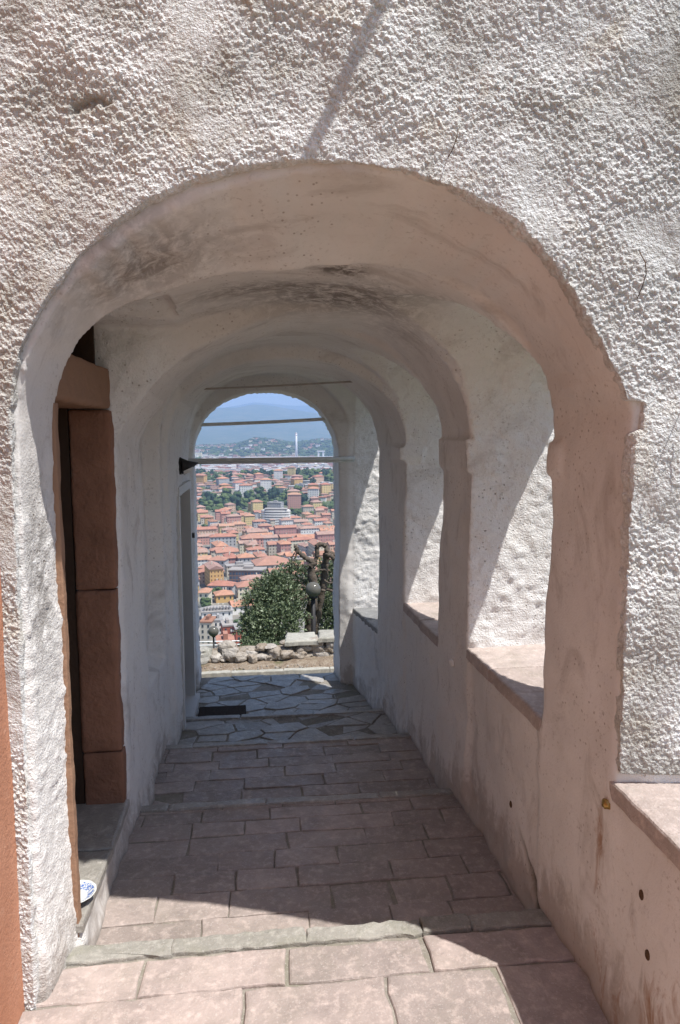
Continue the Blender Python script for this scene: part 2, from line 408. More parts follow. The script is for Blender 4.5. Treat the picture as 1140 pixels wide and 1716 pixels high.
# left: door recess, bulging lunette over it, blind niche, second door
apply_bool(mass, prism([(-1.12, 2.085), (-.3, 2.085), (-.3, 2.80), (-1.12, 2.80)], .05, 2.02))
apply_bool(mass, loft([side_ring(-.30, 2.13, 2.82, 1.4, 2.10, .9), side_ring(-.665, 2.13, 2.82, 1.4, 2.02, .9)]))
apply_bool(mass, loft([side_ring(-.30, 3.26, 3.93, 1.5, 2.06, .22), side_ring(-.655, 3.30, 3.86, 1.5, 2.0, .36)]))
apply_bool(mass, prism([(-.72, 4.30), (-.3, 4.30), (-.3, 4.98), (-.72, 4.98)], -1.2, 1.20))
# threshold bank left under the door, impost lumps, bulges
def lump(x0, x1, y0, y1, z0, z1): apply_bool(mass, prism([(x0, y0), (x1, y0), (x1, y1), (x0, y1)], z0, z1), 'UNION')
lump(-.9, -.583, 2.07, 2.86, -.9, .05)
lump(.894, 1.0, 2.0, 2.085, 1.48, 1.57); lump(.862, 1.0, 2.83, 3.29, 1.44, 1.575); lump(.80, .95, 3.965, 4.57, 1.44, 1.53)
lump(-.7, -.566, 3.0, 3.29, 1.45, 1.53)
remesh(mass, .0125)
me = mass.data
v, n = get_vn(me)
X, Y, Z = v.T
inside = smooth01(Y, 1.9, 2.1)
rough = np.clip(smooth01(-n[:, 1], .35, .75)*(X > .70)*(Y > 2.2) + smooth01(X, .95, 1.02) + (Y > 5.41)
        + .85*smooth01(Z, 1.5, 1.75)*smooth01(-X, .22, .45)*(Y > 2.1)*(Y < 2.85)
        + .8*smooth01(Z, 1.3, 1.6)*smooth01(X, .60, .78)*(((Y > 2.1)*(Y < 2.85)) + ((Y > 3.3)*(Y < 3.98)))
        + .55*(X < -.5)*(Y > 2.8) + .95*(X < -.4)*(Y < 2.09)*smooth01(-Z, -1.75, -1.2), 0, 1)
disp = .010*fbm(v, .33, 3, 3) + .003*fbm(v, .08, 5, 2)
cl = fbm(v, .035, 9, 3)
disp += rough*(.0055*np.abs(cl)*1.4 + .003*fbm(v, .017, 11, 1)) + (1-rough)*.0012*cl
floorz = np.interp(Y, [2.05, 2.06, 2.98, 3.0, 3.8, 3.85, 4.4, 4.46], [0, -.1, -.1, -.19, -.19, -.28, -.28, -.36])
hgt = Z-floorz
low = smooth01(-hgt, -.35, -.0)
disp += low*.010*fbm(v, .11, 21, 3)
# flaking patch on the right wall at the first step
crk = np.exp(-(((Y-2.03-.9*(Z+.06)-.02*fbm(v, .06, 34, 2))/.022)**2+((Z-.03)/.13)**4))*(X > .7)*(1.1+.5*fbm(v, .04, 33, 2))
disp -= .012*np.clip(crk, 0, 1)
v2 = v + n*disp[:, None]
me.vertices.foreach_set('co', v2.astype(np.float32).ravel()); me.update()
set_attr(me, 'rough', rough)
set_attr(me, 'pale', np.clip(.55*smooth01(Y, 2.6, 3.6)*smooth01(-Z, -1.9, -1.2) + .75*(Y < 2.12)*(X < -.4)*smooth01(-Z, -1.6, -1.0) + .5*(X < -.45)*(Y > 2.8), 0, 1))  # paler colour farther in stands in for light bounced into the passage
def blob(x, y, z, sx, sy, sz): return np.exp(-(((X-x)/sx)**2+((Y-y)/sy)**2+((Z-z)/sz)**2))
set_attr(me, 'soot', np.clip(1.6*blob(.26, 2.24, 2.12, .075, .05, .3) + 0.75*blob(.22, 2.70, 2.10, .28, .16, .3)+.65*blob(.0, 2.50, 2.1, .28, .10, .3)+.6*blob(.40, 2.5, 2.05, .2, .2, .3)+.45*blob(-.30, 1.95, 2.05, .22, .12, .15)
   + .9*blob(.62, 2.35, 1.98, .12, .12, .12)+.7*blob(.52, 2.95, 1.95, .15, .25, .12)+.8*blob(-.61, 1.95, 1.2, .1, .10, .28)+.35*blob(-.35, 1.9, 2.1, .25, .15, .2), 0, 1))
set_attr(me, 'damp', low*.9 + .35*(X > .8)*smooth01(-Z, -.7, 0)*(Y < 3.4))
set_attr(me, 'rust', np.clip(.9*smooth01(-Y, -1.75, -1.2)*smooth01(-Z, -.75, -.1)*(X > .8)+.75*blob(.93, 1.70, .45, .2, .04, .2)+.4*low*(X > .8)*(Y < 2.2), 0, 1))
set_attr(me, 'grime_dark', np.clip(crk*1.1, 0, 1)*.9 + .5*smooth01(-hgt, -.03, .01))
wallo = mass; wallo.name = 'vault_and_walls'; me.name = 'vault_and_walls'
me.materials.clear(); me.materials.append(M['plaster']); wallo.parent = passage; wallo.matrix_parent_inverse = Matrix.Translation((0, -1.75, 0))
wallo['label'] = 'smooth pinkish grey plaster of the vault, piers and side walls'

# front coat of rough plaster with the arch cut out of it
fa = prism([(-.80, yf(-.80)-.012), (1.50, yf(1.50)-.012), (1.50, yf(1.50)+.03), (-.80, yf(-.80)+.03)], -.12, 3.35)
apply_bool(fa, loft([poly_ring(y, FRONT, -.652, .936, skew=.13, grow=.004) for y in (1.5, 2.1)]))
apply_bool(fa, loft([side_ring(.88, 1.4, 2.0, 1.62, 1.70, 1.575), side_ring(.950, 1.4, 2.0, 1.645, 1.68, 1.61)]))
apply_bool(fa, prism([(.90, 1.2), (1.6, 1.2), (1.6, 2.0), (.90, 2.0)], -.5, .70))
remesh(fa, .0027)
me = fa.data; v, n = get_vn(me); X, Y, Z = v.T
front = smooth01(-n[:, 1], .2, .7)
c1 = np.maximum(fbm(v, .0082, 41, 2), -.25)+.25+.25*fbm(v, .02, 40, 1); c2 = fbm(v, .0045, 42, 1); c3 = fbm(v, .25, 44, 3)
disp = .010*c3 + front*((.0031*c1 + .0014*c2)*np.clip(.85+.8*fbm(v, .16, 49, 3), .15, 1.6) + .0018*fbm(v, .05, 47, 2)+.003*fbm(v, .12, 46, 2)) + (1-front)*(.004*fbm(v, .05, 48, 2))
hn = fbm(v, .04, 77, 3)
hole = np.clip(np.exp(-(((X+.40+.03*hn)/.045)**2+((Z-2.39-.35*(X+.40)*.3+.015*hn)/.014)**2))*(1+.6*hn), 0, 1)
disp -= .012*hole*front
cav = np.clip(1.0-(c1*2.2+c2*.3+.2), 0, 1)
v2 = v + n*((1-front)*disp)[:, None]
v2[:, 1] -= front*disp
pa = [math.atan2(z-1.66, x-.142) for x, z in FRONT]; pr = [math.hypot(x-.142, z-1.66) for x, z in FRONT]
rad = np.hypot(X-.142, np.where(Z > 1.66, Z-1.66, 0)); tgt = np.interp(np.arctan2(np.maximum(Z-1.66, 0), X-.142), pa, pr)
edge = np.exp(-((rad-tgt)/.02)**2)
rj = .0035*fbm(v, .03, 55, 3)+.002*fbm(v, .012, 56, 1)
v2[:, 0] += edge*rj; v2[:, 2] += edge*rj*np.sign(Z-1.7)
# ragged lip where the coat laps over the arch
cx = .1415; ang = np.arctan2(Z-1.66, X-cx)
me.vertices.foreach_set('co', v2.astype(np.float32).ravel()); me.update()
sf = fbm(v, .16, 88, 4)
def fblob(x, z, sx, sz): return np.exp(-(((X-x)/sx)**2+((Z-z)/sz)**2))
stn = (1.0*fblob(-.45, 2.55, .28, .14)+.8*fblob(-.42, 2.38, .2, .10)+.55*fblob(.05, 2.50, .25, .10)+.9*fblob(1.02, 2.58, .07, .25)+.5*fblob(.45, 2.55, .2, .12)
       +.45*fblob(-.62, 2.0, .08, .3)+.4*fblob(.75, 2.35, .2, .1)+.5*fblob(1.0, 1.1, .12, .25)+.6*fblob(1.05, .78, .2, .08))
set_attr(me, 'stain', np.clip(stn*(.75+1.5*sf), 0, 1))
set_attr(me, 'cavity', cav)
set_attr(me, 'grime_dark', np.clip(hole*1.2+.8*smooth01(-Z, -.78, -.69)*(X > .9), 0, 1))  # darker colour in the hollow and along the foot above the coping
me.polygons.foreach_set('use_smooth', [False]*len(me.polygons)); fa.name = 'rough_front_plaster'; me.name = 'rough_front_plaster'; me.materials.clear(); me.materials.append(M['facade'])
fa.parent = passage; fa.matrix_parent_inverse = Matrix.Translation((0, -1.75, 0))
fa['label'] = 'coarse lumpy sunlit white plaster around the front arch'
if False: pass

def child(o, par):  # parent keeping world placement (parents have no rotation here)
    o.parent = par; o.matrix_parent_inverse = Matrix.Translation(-par.location)
    return o

# sill and coping slabs
def slab_poly(mb, poly, z, th=.03, bev=.006, wob=.004, seg=.06, rnd=None, tilt=.003):
    pts = []
    for i in range(len(poly)):
        a = Vector(poly[i]); b = Vector(poly[(i+1) % len(poly)]); L = (b-a).length; k = max(1, int(L/seg))
        for j in range(k):
            p = a.lerp(b, j/k); pts.append(Vector((p.x+random.uniform(-wob, wob), p.y+random.uniform(-wob, wob))))
    c = sum(pts, Vector((0, 0)))/len(pts); n = len(pts); tx = random.uniform(-tilt, tilt)*4; ty = random.uniform(-tilt, tilt)*4
    dz = random.uniform(-tilt, tilt)
    def ring(off, zz):
        out = []
        for p in pts:
            d = (c-p); L = d.length or 1; q = p + d/L*off
            out.append((q.x, q.y, zz+dz+(q.x-c.x)*tx+(q.y-c.y)*ty))
        return out
    vs = ring(0, z-th)+ring(0, z-bev)+ring(bev*.5, z-bev*.3)+ring(bev*1.6, z)+[(c.x, c.y, z+dz)]
    fs = []
    for r in range(3):
        for k in range(n):
            k2 = (k+1) % n; fs.append((r*n+k, r*n+k2, (r+1)*n+k2, (r+1)*n+k))
    for k in range(n): fs.append((3*n+k, 3*n+(k+1) % n, 4*n))
    mb.add(vs, fs, rnd, sm=False)
def sill(name, pieces, zt, mat, label):
    mb = MB()
    for poly in pieces: slab_poly(mb, poly, zt, .05, .007, .004, .05)
    o = mb.build(name, mat); child(o, passage); o['label'] = label; return o
sill('window_sill', [[(.901, 2.075), (1.40, 2.075), (1.40, 2.30), (.897, 2.30)], [(.896, 2.303), (1.40, 2.303), (1.40, 2.56), (.890, 2.56)], [(.889, 2.563), (1.40, 2.563), (1.40, 2.88), (.882, 2.85)]], .67, M['coping'], 'pinkish stone sill of the nearest opening')
sill('window_sill', [[(.870, 3.27), (1.38, 3.27), (1.38, 3.62), (.857, 3.62)], [(.856, 3.623), (1.38, 3.623), (1.38, 4.01), (.838, 3.99)]], .58, M['coping'], 'pale stone sill of the middle opening')
sill('window_sill', [[(.787, 4.56), (1.38, 4.56), (1.38, 4.85), (.742, 4.85)], [(.741, 4.853), (1.38, 4.853), (1.38, 5.22), (.690, 5.20)]], .25, M['slatesill'], 'grey slate sill of the farthest opening')
pcs = []; y = 1.70
for L in (.42, .50, .38, .55, .5, .6): pcs.append([(.926, y-L+.005), (1.40, y-L+.005), (1.40, y), (.926, y)]); y -= L
sill('parapet_coping', pcs, .672, M['coping'], 'sunlit pinkish slabs on top of the front parapet')

# ------------------------------------------------------------------ paving and steps
NOS = [2.05, 3.03, 3.84, 4.44]; LV = [0, -.10, -.19, -.28, -.36]
def wl(y): return -.75
def wr(y): return 1.02
def rows(name, ys, joints, z, mat, gap=.006, wob=.0035):
    mb = MB()
    for r in range(len(ys)-1):
        xs = [-.80]+list(joints[r])+[1.03]
        for i in range(len(xs)-1):
            g = gap*random.uniform(.6, 1.5)
            poly = [(xs[i]+g+random.uniform(-.005, .005), ys[r]+g), (xs[i+1]-g, ys[r]+g+random.uniform(-.004, .004)), (xs[i+1]-g+random.uniform(-.006, .006), ys[r+1]-g*.5), (xs[i]+g, ys[r+1]-g*.5+random.uniform(-.004, .004))]
            slab_poly(mb, poly, z+random.uniform(-.002, .002), .04, .0035 if gap < .004 else .006, wob, .05)
    return mb.build(name, mat)
def st(o, k='structure'): o['kind'] = k; return o
fp = [1.982, 1.835, 1.60, 1.37, 1.14, .90, .66, .40, .14, -.12, -.4, -.7, -1.0, -1.4]
fj = [(-.38, .053, .491), (-.072, .342, .676), (-.42, .12, .55), (-.2, .33, .8), (-.45, .05, .5)]
ys = fp[::-1]; js = [fj[(i) % 5] for i in range(len(ys)-1)][::-1]
o = rows('foreground_paving', ys, js, 0, M['slab'], .0055, .006); st(o)
mb = MB()
xs = [-.8, -.30, .12, .50, .66, 1.03]
for i in range(5): slab_poly(mb, [(xs[i]+.0005, 1.990), (xs[i+1]-.0005, 1.988), (xs[i+1]-.0005, 2.055+random.uniform(-.006, .008)), (xs[i]+.0005, 2.055)], .006+(.008 if i == 3 else 0), .08, .006, .006, .03, tilt=.001)
st(mb.build('step_edging', M['cement']))
def jrow(n, off): 
    o = []; x = -.8+off
    while x < .95: x += random.uniform(.20, .42); o.append(x)
    return [q for q in o if q < .95]
y2 = [2.02, 2.13, 2.27, 2.41, 2.53, 2.65, 2.77, 2.88, 2.975, 3.03]
st(rows('upper_tread_paving', y2, [(-.43, -.12, .2, .62) if i == 0 else jrow(0, random.uniform(-.1, .2)) for i in range(9)], -.10, M['slab2'], .0025, .004))
y3 = [3.0, 3.10, 3.21, 3.32, 3.43, 3.54, 3.64, 3.75, 3.84]
st(rows('middle_tread_paving', y3, [jrow(0, random.uniform(-.1, .2)) for i in range(8)], -.19, M['slab2'], .0025, .004))
# nosing lips
mb = MB()
for y, z in ((3.03, -.10), (3.84, -.19), (4.44, -.28)):
    x = -.75
    while x < .95:
        L = random.uniform(.3, .6); slab_poly(mb, [(x+.002, y-.035), (x+L-.002, y-.035), (x+L-.002, y+.012+random.uniform(-.004, .004)), (x+.002, y+.012)], z+.010, .085, .007, .003, .04); x += L
st(mb.build('step_nosing', M['slate']))
def clip_poly(poly, p, nrm):
    out = []
    for i in range(len(poly)):
        a = poly[i]; b = poly[(i+1) % len(poly)]; da = (a-p).dot(nrm); db = (b-p).dot(nrm)
        if da <= 0: out.append(a)
        if (da < 0) != (db < 0) and abs(da-db) > 1e-9: out.append(a.lerp(b, da/(da-db)))
    return out
def crazy(name, x0, x1, y0, y1, z, mat, cell=.19, gap=.006):
    seeds = []; tries = 0; K = 1.55; x0 /= K; x1 /= K
    while tries < 4000:
        tries += 1; p = Vector((random.uniform(x0-.1, x1+.1), random.uniform(y0-.1, y1+.1)))
        if all(math.hypot((p.x-q.x)*.72, p.y-q.y) > cell*random.uniform(.42, .70) for q in seeds): seeds.append(p)
    mb = MB()
    for p in seeds:
        poly = [Vector((x0, y0)), Vector((x1, y0)), Vector((x1, y1)), Vector((x0, y1))]
        for q in seeds:
            if q is p or (q-p).length > cell*4: continue
            d = (q-p).normalized(); poly = clip_poly(poly, (p+q)/2-d*gap, d)
            if len(poly) < 3: break
        if len(poly) >= 3: slab_poly(mb, [(a.x*K+.35*(a.y-y0), a.y) for a in poly], z, .04, .004, .004, .04, tilt=.006)
    return st(mb.build(name, mat))
crazy('lower_tread_paving', -.75, .95, 3.80, 4.44, -.28, M['slate'], .17, .003)
crazy('landing_paving', -.78, .95, 4.41, 5.445, -.36, M['slate'], .15, .003)
mb = MB()
for y0, y1, z in ((-1.5, 2.04, -.009), (2.0, 3.02, -.105), (2.98, 3.83, -.195), (3.8, 4.43, -.284), (4.4, 5.45, -.364), (5.3, 6.1, -.7), (6.0, 6.9, -1.0)):
    mb.box(-.82, 1.05, y0, y1, z-.9, z)
st(mb.build('paving_bed', M['mortar']))

# ------------------------------------------------------------------ terrace beyond
me = bpy.data.meshes.new('terrace_ground')  # terrace pushed out along the camera's sight lines and scaled up, baked into numbers
nx, ny = 110, 60; gx = np.linspace(-3.6, 4.6, nx); gy = np.linspace(7.0, 8.9, ny)
GX, GY = np.meshgrid(gx, gy); P = np.stack([GX.ravel(), GY.ravel(), np.zeros(nx*ny)], 1)
GZ = -1.25+.02*fbm(P, .25, 61, 3)+.05*smooth01(P[:, 1], 7.95, 8.3)
me.from_pydata([tuple(a) for a in np.stack([P[:, 0], P[:, 1], GZ], 1)], [], [(j*nx+i, j*nx+i+1, (j+1)*nx+i+1, (j+1)*nx+i) for j in range(ny-1) for i in range(nx-1)])
st(link('terrace_ground', me, M['dirt'], smooth=True))
mb = MB()
x = -1.8
for L in (.72, .68, .62, .55, .34, .50, .42, .6, .7):
    slab_poly(mb, [(x+.003, 7.86), (x+L-.003, 7.86), (x+L-.003, 7.94), (x+.003, 7.94)], -1.185, .12, .008, .005, .05); x += L
tag(mb.build('stone_curb', M['curb']), 'low pale stone curb between the steps and the dirt strip', 'curb')
mb = MB(); 
for k in range(260):
    x = random.uniform(-1.6, 2.2); y = random.uniform(7.98, 8.35); r = random.uniform(.006, .017)
    bmv = [(x+r*a, y+r*b, -1.215+r*c) for a, b, c in ((1, 0, 0), (-1, .2, 0), (.1, 1, .1), (0, -1, 0), (0, 0, .8), (0, 0, -.8))]
    mb.add(bmv, [(0, 2, 4), (2, 1, 4), (1, 3, 4), (3, 0, 4), (2, 0, 5), (1, 2, 5), (3, 1, 5), (0, 3, 5)])
tag(mb.build('gravel', M['rubble']), 'small loose pebbles scattered over the dirt strip', 'gravel', kind='stuff')

ICO = {}
def ico(sub):
    if sub not in ICO:
        bm = bmesh.new(); bmesh.ops.create_icosphere(bm, subdivisions=sub, radius=1)
        ICO[sub] = (np.array([p.co[:] for p in bm.verts]), [tuple(q.index for q in f.verts) for f in bm.faces]); bm.free()
    return ICO[sub]
def rock(mb, x, y, z, sx, sy, sz, rz=None, sub=3, seed=None):
    V0, Fc = ico(sub); sd = random.randint(0, 9999) if seed is None else seed
    V = V0.copy(); V = np.sign(V)*np.abs(V)**.72
    V *= (1+.26*fbm(V0+sd, .8, sd, 4))[:, None]
    a = random.uniform(-.5, .5) if rz is None else rz; c, s = math.cos(a), math.sin(a)
    V = V*np.array([sx, sy, sz])/2; V = np.stack([V[:, 0]*c-V[:, 1]*s+x, V[:, 0]*s+V[:, 1]*c+y, V[:, 2]+z], 1)
    mb.add(V, Fc, sm=False)
def rock_thing(name, x, y, z, sx, sy, sz, label, cat, group=None, rz=None, mat='rubble'):
    mb = MB(); rock(mb, 0, 0, 0, sx, sy, sz, rz); o = mb.build(name, M[mat]); o.location = (x, y, z); return tag(o, label, cat, group)
# rubble wall: low tumbled part left, coped part right
rw = empty('rubble_wall', (.1, 8.4, -1.2)); tag(rw, 'tumbled dry stone wall edging the terrace, higher with a coping at right', 'stone wall')
mb = MB(); x = -1.8
while x < .38:
    L = random.uniform(.08, .19); h = random.uniform(.07, .12); rock(mb, x+L/2, 8.40+random.uniform(-.06, .03), -1.21+h/2, L*1.15, .18, h); x += L*.75
x = -1.7
while x < .34:
    L = random.uniform(.07, .19); h = random.uniform(.04, .085); rock(mb, x+L/2, 8.44+random.uniform(-.05, .05), -1.105+random.uniform(-.01, .02), L*1.1, .18, h); x += L*1.15
x = .28
while x < 3.4:
    for zz in (-1.18, -1.10, -1.025):
        L = random.uniform(.09, .21); rock(mb, x+random.uniform(0, .09), 8.42+random.uniform(-.02, .03), zz+random.uniform(-.012, .012), L*1.15, .16, random.uniform(.07, .11))
    x += .12
mb.box(.32, 3.4, 8.43, 8.66, -1.5, -1.0); mb.box(-1.8, .34, 8.40, 8.55, -1.5, -1.15)
child(mb.build('stones', M['rubble']), rw)
mb = MB()
for a_, b_ in ((.24, .66), (.663, 1.15), (1.153, 1.9), (1.903, 3.4)): slab_poly(mb, [(a_, 8.30), (b_, 8.31), (b_, 8.70), (a_+.05, 8.70)], -.948+(.006 if a_ > .5 else -.016), .06, .016, .012, .06, tilt=.004)
child(mb.build('coping', M['curb']), rw)
for i, (px, y, z, sx, sz, lb) in enumerate([(-.42, 8.36, -1.10, .21, .12, 'large pale boulder near the left end of the rubble wall'), (-.46, 8.44, -1.035, .21, .10, 'broad flat topped boulder lying highest on the left of the rubble wall'),
      (-.16, 8.30, -1.165, .105, .11, 'upright tan stone standing before the rubble wall'), (.12, 8.34, -1.13, .17, .15, 'squarish grey boulder at the middle of the rubble wall'), (.27, 8.33, -1.14, .17, .12, 'rust brown boulder under the broken end of the coping'),
      (-.04, 8.40, -1.055, .14, .07, 'thin tan slab of stone lying on the middle of the rubble wall'), (.06, 8.38, -1.045, .17, .035, 'flat dark grey slate tilted on top of the rubble wall')]):
    rock_thing('boulder', px, y, z, sx, .17, sz, lb, 'boulder', 'boulders along the rubble wall')
rock_thing('rock_ledge', -.85, 8.35, -1.12, .42, .28, .21, 'dark mossy rock mass at the left foot of the passage exit', 'rock', mat='cement')

# ------------------------------------------------------------------ doors, lamp, rods, small things
dr = empty('doorway', (-.6, 2.45, .07)); tag(dr, 'deep doorway framed in brown painted stone with an ochre lintel and stone threshold', 'doorway')
def part(mb, name, mat, par, lab=None):
    o = mb.build(name, M[mat]); child(o, par)
    if lab: o['label'] = lab
    return o
def worn_box(x0, x1, y0, y1, z0, z1, name, mat, par, amp=.004, vox=.012, sc=.06, lab=None, world=False):
    o = prism([(x0, y0), (x1, y0), (x1, y1), (x0, y1)], z0, z1); remesh(o, vox); me = o.data
    v, n = get_vn(me); v = v+n*(amp*fbm(v, sc, 71, 3)+amp*.5*fbm(v, .2, 72, 2))[:, None]
    me.vertices.foreach_set('co', v.astype(np.float32).ravel()); me.update(); me.materials.clear(); me.materials.append(M[mat]); o.name = name; me.name = name
    if par: child(o, par)
    if lab: o['label'] = lab
    return o
worn_box(-.745, -.588, 2.765, 2.84, .982, 1.695, 'jamb_stone', 'brown', dr, .0025, .010)
worn_box(-.748, -.590, 2.762, 2.84, .302, .980, 'jamb_stone', 'brown', dr, .0025, .010)
worn_box(-.745, -.586, 2.765, 2.84, .05, .300, 'jamb_stone', 'brown', dr, .0025, .010)
worn_box(-.80, -.590, 2.06, 2.094, .03, 1.69, 'jamb_stone', 'lintel', dr, .0025, .010)
worn_box(-.80, -.592, 2.04, 2.815, 1.70, 1.855, 'lintel', 'lintel', dr, .003, .010)
mb = MB(); slab_poly(mb, [(-.86, 2.04), (-.577, 2.06), (-.572, 2.45), (-.86, 2.45)], .078, .03, .008, .003, .05); slab_poly(mb, [(-.86, 2.455), (-.570, 2.455), (-.573, 2.80), (-.86, 2.80)], .078, .03, .008, .003, .05)
part(mb, 'threshold', 'slate', dr)
mb = MB()
for k in range(5): mb.box(-.90, -.855, 2.11+k*.132, 2.11+k*.132+.128, .085, 1.70)
mb.box(-.855, -.835, 2.11, 2.77, .30, .40); mb.box(-.855, -.835, 2.11, 2.77, 1.2, 1.3)
door = part(mb, 'door_leaf', 'wood', dr)
mb = MB(); mb.box(-.90, -.748, 2.775, 2.79, .08, 1.70); mb.box(-.90, -.80, 2.10, 2.79, 1.86, 2.03); mb.box(-.80, -.640, 2.775, 2.79, 1.86, 2.03); part(mb, 'shade_panels', 'wood', dr)  # dark boards added to stand in for shade in the door gap and transom
mb = MB(); mb.tube([(-.835, 2.66, 1.0), (-.79, 2.66, 1.0), (-.78, 2.62, 1.0)], [.009, .009, .006], 8)
h = mb.build('door_handle', M['black']); h.parent = door; h.matrix_parent_inverse = Matrix.Identity(4)
mb = MB()
for (y, a) in ((2.60, .02), (2.66, -.015), (2.70, .03), (2.74, .0)):
    mb.tube([(-.76+.01*i+a*math.sin(i), y+.012*math.sin(i*1.3+a*50), 1.87+.03*i) for i in range(6)], .0035, 6)
pass
part(mb, 'transom_wires', 'dark', dr)

d2 = empty('side_door', (-.55, 4.64, -.36)); tag(d2, 'tall grey panel door in a thin white marble frame below the wall lamp', 'door')
mb = MB(); mb.box(-.69, -.60, 4.34, 4.94, -.34, 1.16); part(mb, 'door_panel', 'greydoor', d2)
mb = MB(); mb.box(-.60, -.512, 4.27, 4.33, -.36, 1.22); mb.box(-.60, -.515, 4.95, 5.0, -.36, 1.22); mb.box(-.60, -.51, 4.27, 5.0, 1.223, 1.275); part(mb, 'door_frame', 'marble', d2)
mb = MB(); mb.box(-.66, -.485, 4.28, 4.99, -.40, -.315); part(mb, 'door_sill', 'marble', d2)
# cone wall lamp
wlp = empty('wall_lamp', (-.52, 4.45, 1.40)); tag(wlp, 'black cone shaped wall lamp above the grey side door', 'wall lamp')
mb = MB(); mb.tube([(-.55, 4.45, 1.40), (-.515, 4.45, 1.40)], [.052, .056], 24); part(mb, 'wall_plate', 'black', wlp)
mb = MB(); mb.tube([(-.514, 4.45, 1.40), (-.47, 4.46, 1.403), (-.41, 4.475, 1.418)], [.054, .032, .003], 24); part(mb, 'lamp_shade', 'black', wlp)
mb = MB(); mb.tube([(-.505, 4.445, 1.372), (-.44, 4.46, 1.385)], [.034, .012], 16); part(mb, 'lamp_glass', 'white', wlp)
mb = MB(); mb.box(-.53, -.505, 5.08, 5.115, .84, .875); db = mb.build('doorbell', M['black']); tag(db, 'small black square doorbell on the white wall beside the grey door', 'doorbell')
mb = MB(); mb.tube([(-.533, 5.09, .60), (-.531, 5.09, 1.10)], .003, 6); tag(mb.build('bell_cable', M['wire']), 'thin vertical cable running past the black doorbell', 'cable')
# tie rods
def rod(name, a, b, r, mat, label, ends=True):
    mb = MB(); a = Vector(a); b = Vector(b); mb.tube([a.lerp(b, k/8)+Vector((0, 0, -.004*math.sin(math.pi*k/8))) for k in range(9)], r, 10)
    return tag(mb.build(name, M[mat]), label, 'tie rod', 'iron tie rods across the far end of the vault')
rod('tie_rod', (-.52, 4.3, 1.868), (.74, 4.3, 1.940), .006, 'rodrust', 'thin rusty tie rod, highest of three, under the vault')
rod('tie_rod', (-.50, 5.36, 1.672), (.53, 5.36, 1.722), .013, 'rod', 'slim pale tie rod crossing the sky in the far arch, middle of three')
bar = empty('tie_bar', (.06, 5.17, 1.40)); tag(bar, 'thick whitewashed tie bar, lowest of three, spanning the far arch at shoulder height', 'tie rod', 'iron tie rods across the far end of the vault')
mb = MB(); mb.tube([(-.56, 5.16, 1.408), (.70, 5.16, 1.420)], .014, 10); part(mb, 'upper_bar', 'rod', bar)
mb = MB(); mb.tube([(-.56, 5.18, 1.388), (.70, 5.18, 1.398)], .010, 10); part(mb, 'lower_bar', 'rod', bar)
# doormat
mb = MB(); slab_poly(mb, [(-.46, 4.47), (-.13, 4.47), (-.14, 4.78), (-.47, 4.78)], -.338, .03, .006, .002, .03)
tag(mb.build('doormat', M['mat']), 'dark brown doormat on the landing in front of the grey side door', 'doormat')
# saucer on the threshold
mb = MB(); prof = [(0, .010), (.028, .010), (.036, .013), (.055, .022), (.068, .031), (.071, .032), (.069, .028), (.054, .017), (.036, .006), (.030, .0), (0, .0)]
vs = []; fs = []; N = 48
for r, z in prof:
    for k in range(N):
        a = 2*math.pi*k/N; rr = r*(1+(.012*math.cos(12*a) if r > .06 else 0)); vs.append((rr*math.cos(a), rr*math.sin(a), z))
for i in range(len(prof)-1):
    for k in range(N): k2 = (k+1) % N; fs.append((i*N+k, i*N+k2, (i+1)*N+k2, (i+1)*N+k))
mb.add(vs, fs, sm=True); pl = mb.build('saucer', M['plate']); pl.location = (-.622, 2.17, .082); pl.scale = (.85, .85, .85)
tag(pl, 'white china saucer with blue pattern on the end of the threshold', 'saucer')
# knobs, rings and drain holes on the right wall
bpy.context.view_layer.update()
mb = MB(); mb.tube([(.95, 1.672, .598), (.915, 1.668, .598), (.912, 1.667, .598)], [.011, .013, .006], 16); mb.tube([(.926, 1.668, .606), (.924, 1.668, .590)], [.0155, .0155], 16)
tag(mb.build('brass_knob', M['brass']), 'tarnished brass knob on the right wall just below the parapet coping', 'knob')
for i, (y, z, lb) in enumerate([(2.332, .222, 'rusty drain hole in the right wall below the nearest opening'), (1.491, .457, 'upper of two rusty drain holes in the front parapet'), (1.445, .332, 'lower of two rusty drain holes in the front parapet')]):
    hit, loc, _, _ = wallo.ray_cast(Vector((.3, y, z)), Vector((1, 0, 0)))
    xx = (loc.x if hit else .92)+.002
    mb = MB(); ps = []
    N = 16; vs = []; fs = []
    for j, (r, dx) in enumerate([(.013, .02), (.013, -.004), (.009, -.006), (.008, -.003)]):
        for k in range(N):
            a = 2*math.pi*k/N; vs.append((dx, r*.75*math.cos(a), r*math.sin(a)))
    for j in range(3):
        for k in range(N): k2 = (k+1) % N; fs.append((j*N+k, j*N+k2, (j+1)*N+k2, (j+1)*N+k))
    fs.append(tuple(3*N+k for k in range(N))); mb.add(vs, fs, sm=True)
    o = mb.build('drain_pipe', M['hole']); o.location = (xx, y, z); tag(o, lb, 'drain hole', 'drain holes in the right wall')
rock_thing('plaster_lump', .878, 3.03, .535, .03, .03, .035, 'small whitewashed lump stuck on the second pier above the sill', 'lump', mat='white')

